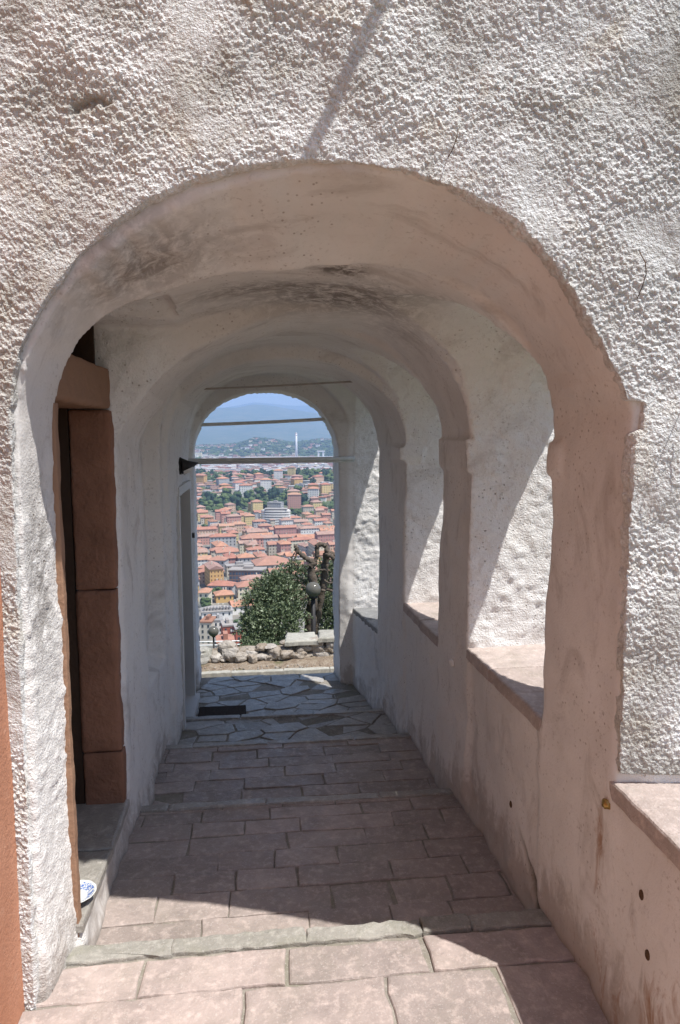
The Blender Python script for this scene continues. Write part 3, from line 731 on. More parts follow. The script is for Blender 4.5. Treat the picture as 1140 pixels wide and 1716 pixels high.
# bits of rusty wire left in the front plaster
def wire_at(pts, label, r=.0013):
    P = [Vector((x, yf(x)-.034+dy, z)) for x, z, dy in pts]; q = MB(); q.tube(P, r, 6)
    tag(q.build('rusty_wire', M['hole']), label, 'wire', 'wire scraps stuck in the front plaster')
wire_at([(.915, 2.04, .01), (.922, 2.01, -.006), (.926, 1.985, -.004), (.918, 1.955, -.004), (.915, 1.93, .01)], 'short hooked rusty wire in the plaster right of the arch shoulder')
wire_at([(.475, 2.325, .01), (.468, 2.30, -.004), (.460, 2.275, .0), (.452, 2.26, .01)], 'small dark wire end in the plaster above the arch crown')
wire_at([(1.055, 1.70, .01), (1.035, 1.665, -.02), (1.025, 1.61, -.03), (1.035, 1.56, -.03), (1.06, 1.55, -.02), (1.075, 1.60, -.02), (1.06, 1.68, -.01)], 'thin curled wire loop hanging on the wall at the right edge', .0014)

# neighbouring orange house (its edge shows at the left)
oh = empty('orange_house', (-.69, 1.0, 0)); tag(oh, 'orange rendered house wall rising beside the front arch at left', 'house')
mb = MB()
vs = [(-3.5, -2.5), (-.683, -2.5), (-.683, 1.86), (-3.5, 1.86)]
mb.add([(x, y, z) for z in (-.7, 4.2) for x, y in vs], [(3, 2, 1, 0), (4, 5, 6, 7), (0, 1, 5, 4), (1, 2, 6, 5), (2, 3, 7, 6), (3, 0, 4, 7)]); part(mb, 'wall', 'orange', oh)
mb = MB(); mb.box(-3.6, -.5, -2.6, 1.75, 4.2, 4.32); part(mb, 'eaves', 'brown', oh)
# overhead cable whose shadow crosses the front
P0 = Vector((.125, yf(.125), 2.259)); P1 = Vector((.33, yf(.33), 2.66)); D = (P1-P0).normalized()
A = P0-D*.1-SUN_TRAVEL*1.1; B = P1+D*3.5-SUN_TRAVEL*1.9
mb = MB(); mb.tube([A.lerp(B, k/10) for k in range(11)], .015, 8); tag(mb.build('overhead_cable', M['wire']), 'cable crossing above the front arch, seen by its diagonal shadow', 'cable')
# ------------------------------------------------------------------ view helper: where a sight line meets a given plane
_f = Vector((math.sin(YAW)*math.cos(PIT), math.cos(YAW)*math.cos(PIT), -math.sin(PIT)))
_r = Vector((math.cos(YAW), -math.sin(YAW), 0)); _u = _r.cross(_f)
def sight(px, py): return _f*1144+_r*(px-570)-_u*(py-858)
def at(px, py, Y): d = sight(px, py); return Vector((0, 0, EYE))+d*(Y/d.y)
def atz(px, py, z): d = sight(px, py); return Vector((0, 0, EYE))+d*((z-EYE)/d.z)

# ------------------------------------------------------------------ terrain
PL = -120.0
def prof(t, tab):
    return np.interp(t, [a for a, b in tab], [b for a, b in tab])
def hz(x, y):
    x = np.atleast_1d(np.asarray(x, float)); y = np.atleast_1d(np.asarray(y, float))
    d = np.maximum(np.maximum(y-8.8, 0), np.maximum(x-2.6, 0)*.9)
    h = -1.45-.52*d-.004*np.minimum(d, 60)**1.2
    h = np.maximum(h, PL)
    P = np.stack([x, y, x*0], 1)
    far = smooth01(y, 300, 700)
    t = x/np.maximum(y, 1)
    knoll = 25*np.exp(-((y-1560)/np.where(y < 1560, 360, 240))**2)*(1+.22*fbm(P, 420, 81, 2))*prof(t, [(-.3, 1.15), (-.11, 1.1), (-.06, .85), (.0, 1.0), (.06, 1.1), (.3, 1.1)])
    side = 46*np.exp(-((y-2900)/420)**2-((t+.125)/.045)**2)
    top = prof(t, [(-.5, 60), (-.13, 35), (-.06, 42), (-.035, 52), (-.01, 92), (.015, 84), (.045, 58), (.08, 78), (.11, 74), (.3, 120), (.5, 160)])
    hill = top*smooth01(y, 3050, 4700)*(1-.7*smooth01(y, 4900, 7000))*(1+.10*fbm(P, 500, 82, 4))
    mt = prof(t, [(-.5, 420), (-.12, 430), (-.10, 470), (-.06, 535), (-.02, 560), (.03, 545), (.07, 470), (.11, 380), (.3, 500), (.5, 450)])
    mount = mt*smooth01(y, 7200, 12000)*(1-.5*smooth01(y, 12500, 14500))*(1+.13*fbm(P, 1500, 83, 5))
    m2 = 880*smooth01(y, 14000, 17500)*(1+.08*fbm(P, 3000, 84, 4))*prof(t, [(-.5, .8), (-.06, .86), (-.01, 1.0), (.05, .9), (.2, .8)])
    return h+far*(knoll+side+hill)+np.maximum(mount, m2)
def h1(x, y): return float(hz(x, y)[0])
ys_ = np.concatenate([np.array([-60, -20, -8]), np.linspace(-4, 60, 50), np.geomspace(64, 18500, 230)])
us = np.linspace(-1, 1, 121); us = np.sign(us)*np.abs(us)**1.5
TX = []; TY = []
for y in ys_:
    half = 40+.42*max(y, 0); TX += list(us*half); TY += [y]*len(us)
TZ = hz(np.array(TX), np.array(TY))
nxx = len(us); me = bpy.data.meshes.new('terrain')
me.from_pydata(list(zip(TX, TY, TZ.tolist())), [], [(j*nxx+i, j*nxx+i+1, (j+1)*nxx+i+1, (j+1)*nxx+i) for j in range(len(ys_)-1) for i in range(nxx-1)])
st(link('terrain', me, M['terrain'], smooth=True))

# ------------------------------------------------------------------ town materials
def m_wall(name, c, shutter=(.10, .13, .10), bay=3.0, flo=3.2, ww=.17, wh=.24):
    t = NT(name); uv = t.n('ShaderNodeTexCoord').outputs['UV']; s = t.n('ShaderNodeSeparateXYZ'); t.l(uv, s.inputs[0])
    fu = t.math('FRACT', t.math('DIVIDE', s.outputs[0], bay)); fv = t.math('FRACT', t.math('DIVIDE', s.outputs[1], flo))
    a = t.math('LESS_THAN', t.math('ABSOLUTE', t.math('SUBTRACT', fu, .5)), ww); b = t.math('LESS_THAN', t.math('ABSOLUTE', t.math('SUBTRACT', fv, .52)), wh)
    win = t.math('MULTIPLY', a, b)
    fl = t.n('ShaderNodeVectorMath', operation='FLOOR'); sc = t.scaled(uv, (1/bay, 1/flo, 1)); t.l(sc, fl.inputs[0])
    wn = t.n('ShaderNodeTexWhiteNoise'); t.l(fl.outputs[0], wn.inputs[0])
    wc = t.mix(wn.outputs[0], shutter, tuple(x*2.4 for x in shutter))
    base = t.mix(t.noise(t.pos(), .12, 4), tuple(x*.86 for x in c), c)
    # string course at each floor
    band = t.math('MULTIPLY', t.math('LESS_THAN', fv, .06), .25)
    base = t.mix(band, base, (.62, .58, .52))
    return t.out(t.mix(win, base, wc), .85)
WALLS = {'cream': (.68, .62, .48), 'pale yellow': (.70, .54, .26), 'peach': (.62, .44, .32), 'salmon pink': (.56, .30, .24), 'white': (.70, .68, .64),
    'ochre': (.58, .38, .15), 'pale grey': (.44, .43, .42), 'sand': (.54, .49, .40), 'dusty rose': (.47, .25, .22)}
SH = {'cream': (.07, .10, .07), 'pale yellow': (.08, .10, .07), 'peach': (.11, .07, .045), 'salmon pink': (.09, .09, .08), 'white': (.09, .10, .12), 'ochre': (.10, .06, .04), 'pale grey': (.07, .08, .10), 'sand': (.08, .065, .05), 'dusty rose': (.10, .10, .09)}
WM = {k: m_wall('wall_'+k.replace(' ', '_'), c, SH[k]) for k, c in WALLS.items()}
PLAIN = {k: m_simple('render_'+k.replace(' ', '_'), c, .85, .08, .2) for k, c in list(WALLS.items())}
PLAIN['brick red'] = m_simple('red_brick', (.36, .10, .06), .85, .1, .3)
def m_roof(name, c):
    t = NT(name); p = t.pos(); r = t.attr('rnd')
    col = t.mix(t.ramp(t.noise(p, .25, 5, .7), (.3, 0.0), (.7, 1.0)), tuple(x*.72 for x in c), tuple(min(1, x*1.18) for x in c))
    col = t.mix(t.math('MULTIPLY', r, .35), col, (.36, .27, .20))
    return t.out(col, .9)
RM = {'terracotta': m_roof('terracotta_tiles', (.37, .165, .115)), 'orange tiled': m_roof('orange_tiles', (.43, .215, .135)), 'faded red': m_roof('faded_tiles', (.34, .21, .17)), 'grey flat': m_roof('grey_roof', (.30, .29, .28)), 'brown tiled': m_roof('brown_tiles', (.30, .145, .09))}
M['winglass'] = m_simple('dark_window', (.05, .06, .065), .3, .3, .5)
M['bluegrid'] = m_wall('blue_grey_curtain_wall', (.20, .115, .09), (.035, .055, .085), 2.6, 3.4, .38, .34)
M['crown1'] = m_simple('tree_green', (.055, .085, .030), .9, .45, .5); M['crown2'] = m_simple('dark_pine_green', (.026, .050, .026), .9, .4, .5); M['crown3'] = m_simple('light_green_foliage', (.085, .12, .04), .9, .4, .5)
M['metal_white'] = m_simple('white_industrial_paint', (.62, .62, .62), .6, .08, .1)
M['shed'] = m_simple('blue_grey_sheet', (.30, .36, .44), .6, .12, .02)

# ------------------------------------------------------------------ buildings
BL = []          # (obj, px, depth, wall, storeys, kind, roof)
def wall_mesh(mb, w, d, h, mi=0, rnd=.5):
    c = [(-w/2, -d/2), (w/2, -d/2), (w/2, d/2), (-w/2, d/2)]; u = [0, w, w+d, 2*w+d]
    for i in range(4):
        a = c[i]; b = c[(i+1) % 4]; L = w if i % 2 == 0 else d; nb = max(1, round(L/3.0)); off = 0
        U0 = u[i]//3*3; U1 = U0+nb*3
        mb.add([(a[0], a[1], -6), (b[0], b[1], -6), (b[0], b[1], h), (a[0], a[1], h)], [(0, 1, 2, 3)], rnd, [[(U0, -6.4), (U1, -6.4), (U1, h), (U0, h)]], mi=mi)
    mb.add([(x, y, h) for x, y in c], [(0, 1, 2, 3)], rnd, [[(0, 0)]*4], mi=mi)
def roof_mesh(mb, w, d, h, kind, pitch=.36, over=.7):
    rnd = random.random()
    W = w/2+over; D = d/2+over; t = .35
    if kind == 'flat':
        mb.box(-w/2-.3, w/2+.3, -d/2-.3, d/2+.3, h+.02, h+.9, rnd); mb.box(-w*.12, w*.15, -d*.2, d*.25, h+.9, h+3.0, rnd)
        return
    rise = min(W, D)*pitch*1.15
    base = [(-W, -D), (W, -D), (W, D), (-W, D)]
    if kind == 'gable': rid = [(-W, 0), (W, 0)] if W >= D else [(0, -D), (0, D)]
    else: rid = [(-(W-D), 0), (W-D, 0)] if W >= D else [(0, -(D-W)), (0, D-W)]
    vs = [(x, y, h) for x, y in base]+[(x, y, h+t) for x, y in base]+[(x, y, h+t+rise) for x, y in rid]
    fs = [(3, 2, 1, 0), (0, 1, 5, 4), (1, 2, 6, 5), (2, 3, 7, 6), (3, 0, 4, 7)]
    if W >= D: fs += [(4, 5, 9, 8), (5, 6, 9), (6, 7, 8, 9), (7, 4, 8)]
    else: fs += [(4, 5, 8), (5, 6, 9, 8), (6, 7, 9), (7, 4, 8, 9)]
    mb.add(vs, fs, rnd)
    return rise
WINM = None
def window_children(par, w, d, h, mat='winglass', nf=None, sides=(0, 3, 1)):
    global WINM
    if WINM is None:
        b = MB(); b.box(-.55, .55, -.12, .05, -.85, .85); WINM = bpy.data.meshes.new('window'); WINM.from_pydata(b.v, [], b.f); WINM.materials.append(M['winglass'])
    nf = nf or max(1, int((h-1)/3.3))
    for sd in sides:
        L = w if sd in (0, 2) else d; nb = max(2, int(L/3.6))
        for f in range(nf):
            for k in range(nb):
                s = (k+.5)/nb*L-L/2; z = h-1.9-f*3.3
                o = bpy.data.objects.new('window', WINM); COL.objects.link(o); o.parent = par
                if sd == 0: o.location = (s, -d/2-.02, z)
                elif sd == 1: o.location = (w/2+.02, s, z); o.rotation_euler = (0, 0, math.pi/2)
                else: o.location = (-w/2-.02, s, z); o.rotation_euler = (0, 0, -math.pi/2)
def house(x, y, w, d, h, rz, wc, rf, kind='hip', near=False, name='apartment_block', z=None, label=None, wmat=None, wins=(0, 3)):
    z = h1(x, y) if z is None else z
    root = empty(name, (x, y, z), rz)
    b = MB(); wall_mesh(b, w, d, h)
    b.build('wall', wmat or (PLAIN[wc] if near else WM[wc]), root)
    b = MB(); roof_mesh(b, w, d, h, kind); ro = b.build('roof', RM[rf], root)
    if w > 9 and y < 950 and kind != 'flat':
        for q in range(random.randint(1, 3)):
            cx = random.uniform(-w*.35, w*.35); cyy = random.uniform(-d*.2, d*.2)
            b = MB(); b.box(cx-.5, cx+.5, cyy-.4, cyy+.4, h+.5, h+4.2); b.build('chimney', PLAIN['sand'], ro)
    if near: window_children(root, w, d, h, sides=wins)
    if label: tag(root, label, 'building')
    else: BL.append((root, x/y, y, wc, max(2, round(h/3.3)), name, rf))
    root['group'] = 'buildings of the town below'
    FOOT.append((x, y, max(w, d)*(.85 if label else .55)))
    return root
FOOT = []
def feat(px0, px1, pyb, h, d, rz, wc, rf, kind, label, z=PL, **k):
    c = atz((px0+px1)/2, pyb, z); w = (px1-px0)*c.y/1144
    return house(c.x, c.y+d/2, w, d, h, R(rz), wc, rf, kind, near=True, z=z, label=label, **k)
ob = feat(386, 446, 979, 11, 13, -9, 'pale grey', 'grey flat', 'flat', 'long dark blue office block with a glazed grid front and flat roof', wmat=M['bluegrid'], wins=())
feat(396, 442, 1004, 9.5, 13, 12, 'cream', 'terracotta', 'hip', 'cream apartment block with terracotta roof right in front of the blue office block')
feat(351, 393, 996, 6.5, 12, -12, 'pale grey', 'terracotta', 'hip', 'grey walled block with red roof behind the yellow house')
feat(360, 389, 1010, 5.5, 11, 12, 'ochre', 'orange tiled', 'hip', 'bright yellow ochre house with an orange tiled roof')
feat(335, 352, 1018, 10.5, 12, -8, 'cream', 'orange tiled', 'hip', 'narrow cream block at the left edge beside the yellow ochre house')
feat(386, 427, 1029, 5.5, 12, 14, 'white', 'orange tiled', 'gable', 'low white shed with a bright orange gable roof above the brick blocks')
fb = feat(337, 388, 1040, 6, 11, 8, 'white', 'grey flat', 'hip', 'white building with dark grey roof and a row of dormers')
for k in range(9):
    b = MB(); x = -8.2+k*2.05; b.box(x-.6, x+.6, -5.4, -3.0, 6.2, 8.3); b.add([(x-.8, -5.6, 8.3), (x+.8, -5.6, 8.3), (x, -5.6, 9.2), (x-.8, -3, 8.3), (x+.8, -3, 8.3), (x, -3, 9.2)], [(0, 1, 2), (0, 2, 5, 3), (1, 4, 5, 2), (3, 5, 4)])
    b.build('dormer', RM['grey flat'], fb)
def slopefeat(px0, px1, pyt, Y, h, d, rz, wc, rf, kind, label, **k):
    c = at((px0+px1)/2, pyt, Y); w = (px1-px0)*Y/1144
    return house(c.x, Y+d/2, w, d, h, R(rz), wc, rf, kind, near=True, z=c.z-h, label=label, **k)
PLAIN['brick red'] = PLAIN['brick red']
for a in ((371, 389, 1050, 385, 15, 11, 10, 'square red brick block, left of the two brick blocks under the orange roofed shed'), (392, 413, 1055, 378, 14, 11, 10, 'darker red brick block, right of the two brick blocks beside the shrubbery')):
    r_ = slopefeat(a[0], a[1], a[2], a[3], a[4], a[5], a[6], 'brick red', 'grey flat', 'flat', a[7], wins=(0,))
    for f in range(4):
        b = MB(); b.box(1.2, 2.9, -a[5]/2-1.1, -a[5]/2-.02, a[4]-3-f*3.3, a[4]-2-f*3.3); b.build('balcony', PLAIN['white'], r_)
slopefeat(338, 358, 1044, 395, 15, 12, -12, 'sand', 'brown tiled', 'flat', 'sandy pink flat topped block at the left edge behind the small globe lamp')
sb = slopefeat(357, 372, 1041, 400, 13, 10, 5, 'white', 'grey flat', 'flat', 'small whitish block squeezed between the sandy block and the red brick block')
gb = slopefeat(362, 391, 1080, 235, 9, 9, 6, 'peach', 'terracotta', 'flat', 'peach coloured house with white balconies at the very bottom of the town', wins=(0,))
for f in range(2):
    b = MB(); b.box(-2.6, -.3, -5.6, -4.52, 9-3.2-f*3, 9-2.1-f*3); b.build('balcony', PLAIN['white'], gb)
feat(425, 487, 964, 9, 26, 10, 'sand', 'terracotta', 'hip', 'broad block with a large red hip roof above and right of the blue office block', wins=(0,))
feat(398, 425, 955, 11, 14, 10, 'pale grey', 'orange tiled', 'hip', 'squarish grey tower block with orange cap roof just behind the blue office block')
feat(498, 535, 918, 10, 15, 9, 'white', 'orange tiled', 'gable', 'long white hall with orange gable roof, left of the tall tree branches')
feat(352, 380, 962, 12, 13, -14, 'pale grey', 'terracotta', 'hip', 'grey apartment block with green shutters and red roof, left of the office block')
feat(335, 352, 972, 10, 13, -14, 'pale yellow', 'terracotta', 'hip', 'pale yellow block with red roof at the left edge level with the office block')
feat(352, 395, 920, 13, 12, 7, 'pale grey', 'terracotta', 'hip', 'long grey building with an orange red roof in the upper left of the old town', wins=(0,))
feat(404, 440, 925, 14, 16, 10, 'salmon pink', 'terracotta', 'hip', 'salmon coloured corner block with a red roof in the middle of the old town', wins=(0,))

def free(x, y, r): return all((x-a)**2+(y-b)**2 > (r+c)**2*.62 for a, b, c in FOOT)
cols = list(WALLS)
def pick_wall(p): return random.choices(cols, p)[0]
def grid(y0, y1, sx, sy, ang, fn):
    ca, sa = math.cos(R(ang)), math.sin(R(ang)); n = int(y1/min(sx, sy))+4
    for i in range(-n, n):
        for j in range(-n, n*2):
            gx_, gy_ = i*sx, j*sy; x = gx_*ca-gy_*sa; y = gx_*sa+gy_*ca
            if y0 <= y < y1 and -.145 < x/y < .145: fn(x, y)
TOTAL = [0]
def near_fn(x, y):
    w = random.uniform(15, 27); d = random.uniform(9, 12)
    if not free(x, y, d*.6) or random.random() < .04: return
    rz = R(13)+(math.pi/2 if random.random() < .25 else 0)+random.uniform(-.05, .05)
    big = random.random() < .12
    if y > 820: w *= .72
    rf = 'grey flat' if random.random() < .07 else random.choices(['terracotta', 'orange tiled', 'faded red', 'brown tiled'], [5, 2, 3, 1])[0]
    house(x, y, w, d, random.uniform(8.5, 12.5) + (5 if big else 0), rz, pick_wall([7, 3, 3, 2, 4, 2, 3, 5, 2]), rf, 'flat' if rf == 'grey flat' else random.choice(['hip', 'hip', 'gable']))
grid(470, 820, 28, 20, 13, near_fn)
grid(820, 990, 27, 30, 13, near_fn)
def woody(x, y):
    P = np.array([[x, y, 0.]]); g = float(fbm(P, 170, 91, 2)[0]); t = x/y
    return g+(.7 if (t < -.055 and y > 1290) else 0)+(-.15 if y < 1050 else 0)+(.35 if y > 1640 else 0)
def villa_fn(x, y):
    x += random.uniform(-10, 10); y += random.uniform(-10, 10)
    if woody(x, y) > .5 or not free(x, y, 7): return
    tall = random.random() < .33
    w = random.uniform(15, 24) if tall else random.uniform(12, 18); d = random.uniform(11, 14); h = random.uniform(16, 25) if tall and y < 1480 else random.uniform(7.5, 12)
    rf = random.choices(['terracotta', 'orange tiled', 'faded red', 'grey flat'], [4, 2, 3, 3 if tall else .8])[0]
    house(x, y, w, d, h, random.uniform(-.6, .6), pick_wall([6, 3, 3, 3, 5, 2, 2, 3, 1]), rf, 'flat' if rf == 'grey flat' else 'hip', name='apartment_block' if tall else 'villa')
grid(990, 1760, 37, 44, 5, villa_fn)
# curved grey apartment block with banded balconies on the hill
c = atz(463, 868, -108); 
cb = empty('apartment_block', (c.x, c.y, h1(c.x, c.y)), R(-8)); b = MB()
for k in range(7):
    pts = [(20*math.sin(a), -6*math.cos(a)*1.2) for a in np.linspace(-1.3, 1.3, 10)]+[(16, 8), (-16, 8)]
    n_ = len(pts); z0, z1 = k*3.3+(0 if k else -5), k*3.3+2.0; b.add([(x, y, z0) for x, y in pts]+[(x, y, z1) for x, y in pts], [tuple(range(n_))[::-1], tuple(range(n_, 2*n_))]+[(i, (i+1) % n_, n_+(i+1) % n_, n_+i) for i in range(n_)], .5)
b.build('balconies', PLAIN['white'], cb); b = MB(); b.box(-14, 14, -5, 7.5, -4, 23); b.build('wall', M['winglass'], cb)
b = MB(); b.box(-15, 15, -6, 8.5, 23, 23.8); b.build('roof', RM['grey flat'], cb)
tag(cb, 'grey apartment block with curved stacked balcony bands on the villa hill', 'building', 'buildings of the town below')

# unique labels for the generated buildings
def zone(t, y):
    d = 'nearest old town' if y < 600 else 'middle old town' if y < 760 else 'upper old town' if y < 950 else 'hill foot' if y < 1250 else 'lower villa hill' if y < 1450 else 'villa hill crest'
    s = 'far left' if t < -.065 else 'left of centre' if t < -.02 else 'centre' if t < .025 else 'below chimney' if t < .06 else 'far right'
    return d+', '+s
lab = {}
RFN = {'terracotta': 'terracotta roof', 'orange tiled': 'orange roof', 'faded red': 'faded red roof', 'grey flat': 'flat grey roof', 'brown tiled': 'brown roof'}
for rec in BL:
    o, t, y, wc, s_, nm, rf = rec
    l = '%s %s %s, %s, %s' % ('tall' if s_ >= 6 else 'low' if s_ <= 3 else 'medium', wc, 'villa' if nm == 'villa' else 'block', RFN[rf], zone(t, y))
    lab.setdefault(l, []).append(rec)
ORD = ['leftmost', 'second from left', 'third from left', 'fourth from left', 'fifth from left', 'sixth from left']
for l, rs in lab.items():
    rs.sort(key=lambda r: r[1])
    for i, r_ in enumerate(rs):
        tag(r_[0], l if len(rs) == 1 else ORD[min(i, 5)]+' '+l, 'building')
print('BUILDINGS', len(BL)+20)

# ------------------------------------------------------------------ trees of the town
def crown_mesh(seed, tall):
    b = MB(); r0 = random.Random(seed)
    V0, Fc = ico(2)
    for k in range(9):
        c = np.array([r0.uniform(-2.6, 2.6), r0.uniform(-2.6, 2.6), 5+r0.uniform(-1.6, 2.6)*(1.5 if tall else 1)]); r = r0.uniform(1.6, 2.7)
        V = V0*(1+.35*fbm(V0*1.0+seed+k, .7, seed, 2))[:, None]*np.array([r, r, r*(1.3 if tall else .85)])+c
        b.add(V, Fc, sm=False)
    me_ = bpy.data.meshes.new('crown'); me_.from_pydata(b.v, [], b.f); return me_
def trunk_mesh():
    b = MB(); b.tube([(0, 0, -1), (.1, 0, 2), (0, .1, 5)], [.4, .3, .2], 6); m_ = bpy.data.meshes.new('trunk'); m_.from_pydata(b.v, [], b.f); m_.materials.append(M['bark']); return m_
TRK = trunk_mesh(); CR = []
for k, mt in enumerate(('crown1', 'crown2', 'crown3', 'crown1', 'crown2')):
    m_ = crown_mesh(k+3, k in (1, 4)); m_.materials.append(M[mt]); CR.append(m_)
def tree(x, y, s, label, group, k=None):
    k = random.randrange(5) if k is None else k
    r_ = empty('pine_tree' if k in (1, 4) else 'tree', (x, y, h1(x, y)), random.uniform(0, 6)); r_.scale = (s, s, s*random.uniform(.85, 1.2))
    a = bpy.data.objects.new('crown', CR[k]); COL.objects.link(a); a.parent = r_
    a = bpy.data.objects.new('trunk', TRK); COL.objects.link(a); a.parent = r_
    return tag(r_, label, 'tree', group)
NT_ = [0]
def tree_fn(x, y):
    if NT_[0] > 250: return
    x += random.uniform(-9, 9); y += random.uniform(-9, 9); g = woody(x, y)
    if g < (.10 if y > 1320 else .22) or not free(x, y, -2): return
    NT_[0] += 1
    left = x/y < -.045
    dark = random.random() < .35
    tree(x, y, random.uniform(1.2, 1.9), ('dark ' if dark else 'leafy green ')+('tree in the wooded rise at the left of the villa hill' if left else 'tree between the houses on the villa hill'), 'dark trees on the villa hill' if dark else 'green trees on the villa hill', random.choice([1, 4]) if dark else random.choice([0, 2, 3]))
grid(1010, 1800, 21, 36, 0, tree_fn)
for i in range(34):
    y = random.uniform(400, 1250); x = random.uniform(-.11, .12)*y
    if free(x, y, 3) and y > 430: tree(x, y, random.uniform(.8, 1.2), 'small green street tree between the roofs of the old town', 'street trees of the old town', random.choice([0, 3]))
for (px, py, Y, s) in ((455, 985, 470, 1.6), (470, 995, 455, 1.5), (440, 1000, 460, 1.3), (345, 1003, 480, .9), (400, 1045, 420, 1.0), (415, 1090, 330, 1.2), (400, 1095, 300, 1.0), (425, 1095, 300, 1.1), (345, 1000, 470, .8)):
    c = at(px, py, Y); tree(c.x, Y, s, 'bushy green tree on the slope just below the shrubbery', 'trees on the near slope', random.choice([0, 3]))

# ------------------------------------------------------------------ far plain: one mass of small blocks, sheds, chimney, cranes
b = MB(); mats = [PLAIN['white'], PLAIN['cream'], PLAIN['peach'], RM['terracotta'], RM['faded red'], PLAIN['pale grey'], M['shed'], PLAIN['salmon pink']]
def blk(x, y, w, d, h, wi, ri):
    z = h1(x, y); rz = random.uniform(-.4, .4); b.box(x-w/2, x+w/2, y-d/2, y+d/2, z-8, z+h, rz=rz, mi=wi)
    b.box(x-w/2-.5, x+w/2+.5, y-d/2-.5, y+d/2+.5, z+h+.02, z+h+1.6, rz=rz, mi=ri)
for i in range(1250):
    y = 1850+random.random()**1.3*1350; x = random.uniform(-.15, .15)*y
    if float(fbm(np.array([[x, y, 0.]]), 260, 95, 2)[0]) > .35: continue
    if x/y < -.085 and y > 2300 and random.random() < .6: continue
    blk(x, y, random.uniform(14, 34), random.uniform(11, 18), random.uniform(8, 20), random.choice([0, 0, 1, 0, 5, 7, 1]), random.choice([3, 4, 0, 5, 5, 5]))
for (t0, yy, n_, sp) in ((-.10, 3900, 34, .025), (-.085, 4600, 16, .02), (-.055, 4500, 16, .015), (.02, 3300, 60, .06), (.10, 4750, 24, .025), (-.02, 3900, 12, .03), (-.11, 3300, 40, .03), (-.03, 3250, 36, .04), (.06, 4000, 18, .05), (.0, 4350, 16, .05)):
    for i in range(n_):
        t = random.gauss(t0, sp*.5); y = random.gauss(yy, 140); blk(t*y, y, random.uniform(14, 26), random.uniform(10, 16), random.uniform(7, 15), random.choice([0, 1, 2, 7]), random.choice([3, 4, 4]))
for i in range(900):
    y = random.uniform(1150, 1850); x = random.uniform(-.14, .14)*y
    if not free(x, y, 6) or woody(x, y) > .33: continue
    FOOT.append((x, y, 8)); blk(x, y, random.uniform(10, 17), random.uniform(9, 12), random.uniform(5, 10), random.choice([0, 0, 1, 2, 5, 1]), random.choice([3, 4, 4, 5]))
VEG = MB(); V1, F1 = ico(1)
for i in range(1100):
    y = random.uniform(1000, 1850); x = random.uniform(-.15, .15)*y
    if not free(x, y, -3): continue
    r = random.uniform(3.5, 7); VEG.add(V1*np.array([r, r, r*.75])*(1+.22*rng.standard_normal(len(V1)))[:, None]+np.array([x, y, h1(x, y)+r*.45]), F1, mi=random.choice([0, 0, 1, 2]))
tag(VEG.build('garden_greenery', [M['crown1'], M['crown2'], M['crown3']]), 'hedges and low garden greenery filling the gaps between the hill houses', 'greenery', kind='stuff')
tag(b.build('distant_town', mats), 'hazy mass of far small houses filling the plain and hill villages', 'town', kind='stuff')
# industrial sheds
SHD = [(-.012, 2780, 170, 60, 16, 'white', 'very long pale industrial shed with a blue end on the far plain'), (.03, 2960, 320, 90, 22, 'shed', 'huge grey roofed factory hall at the foot of the green hill'),
    (.055, 2600, 120, 60, 13, 'white', 'white warehouse below and right of the chimney'), (-.11, 2050, 70, 30, 14, 'cream', 'broad pale pink depot at the left edge of the far plain'),
    (.02, 2500, 110, 45, 12, 'shed', 'blue grey warehouse in the middle of the far plain'), (.09, 2850, 150, 60, 15, 'white', 'long white shed near the right edge of the far plain')]
for t, y, w_, d_, h_, mt, lb in SHD:
    x = t*y; r_ = empty('industrial_shed', (x, y, h1(x, y))); q = MB(); q.box(-w_/2, w_/2, -d_/2, d_/2, -6, h_); q.build('wall', M['metal_white'] if mt == 'white' else PLAIN['cream'] if mt == 'cream' else M['shed'], r_)
    q = MB(); ns = 5
    for k in range(ns):
        y0 = -d_/2+k*d_/ns; y1 = y0+d_/ns
        q.add([(-w_/2-1, y0, h_), (w_/2+1, y0, h_), (w_/2+1, (y0+y1)/2, h_+4), (-w_/2-1, (y0+y1)/2, h_+4), (-w_/2-1, y1, h_), (w_/2+1, y1, h_)], [(0, 1, 2, 3), (3, 2, 5, 4), (0, 3, 4), (1, 5, 2)])
    q.build('roof', RM['grey flat'] if mt != 'white' else M['metal_white'], r_); tag(r_, lb, 'factory')
# chimney
Y = 3150; c = at(497, 775, Y); zb = h1(c.x, Y); zt = at(497, 725, Y).z
ch = empty('factory_chimney', (c.x, Y, zb)); hh = zt-zb; q = MB()
bands = 10
q.tube([(0, 0, -10), (0, 0, hh*.5), (0, 0, hh)], [6.6, 5.2, 4.2], 20); q.build('shaft', M['metal_white'], ch)
for k in range(2):
    q = MB(); z0 = hh*(1-.01-.07*k); q.tube([(0, 0, z0-hh*.02), (0, 0, z0)], [4.6+.2*k, 4.5+.2*k], 20); q.build('red_band', PLAIN['dusty rose'], ch)
tag(ch, 'very tall slender white power station chimney standing before the green hill', 'chimney')
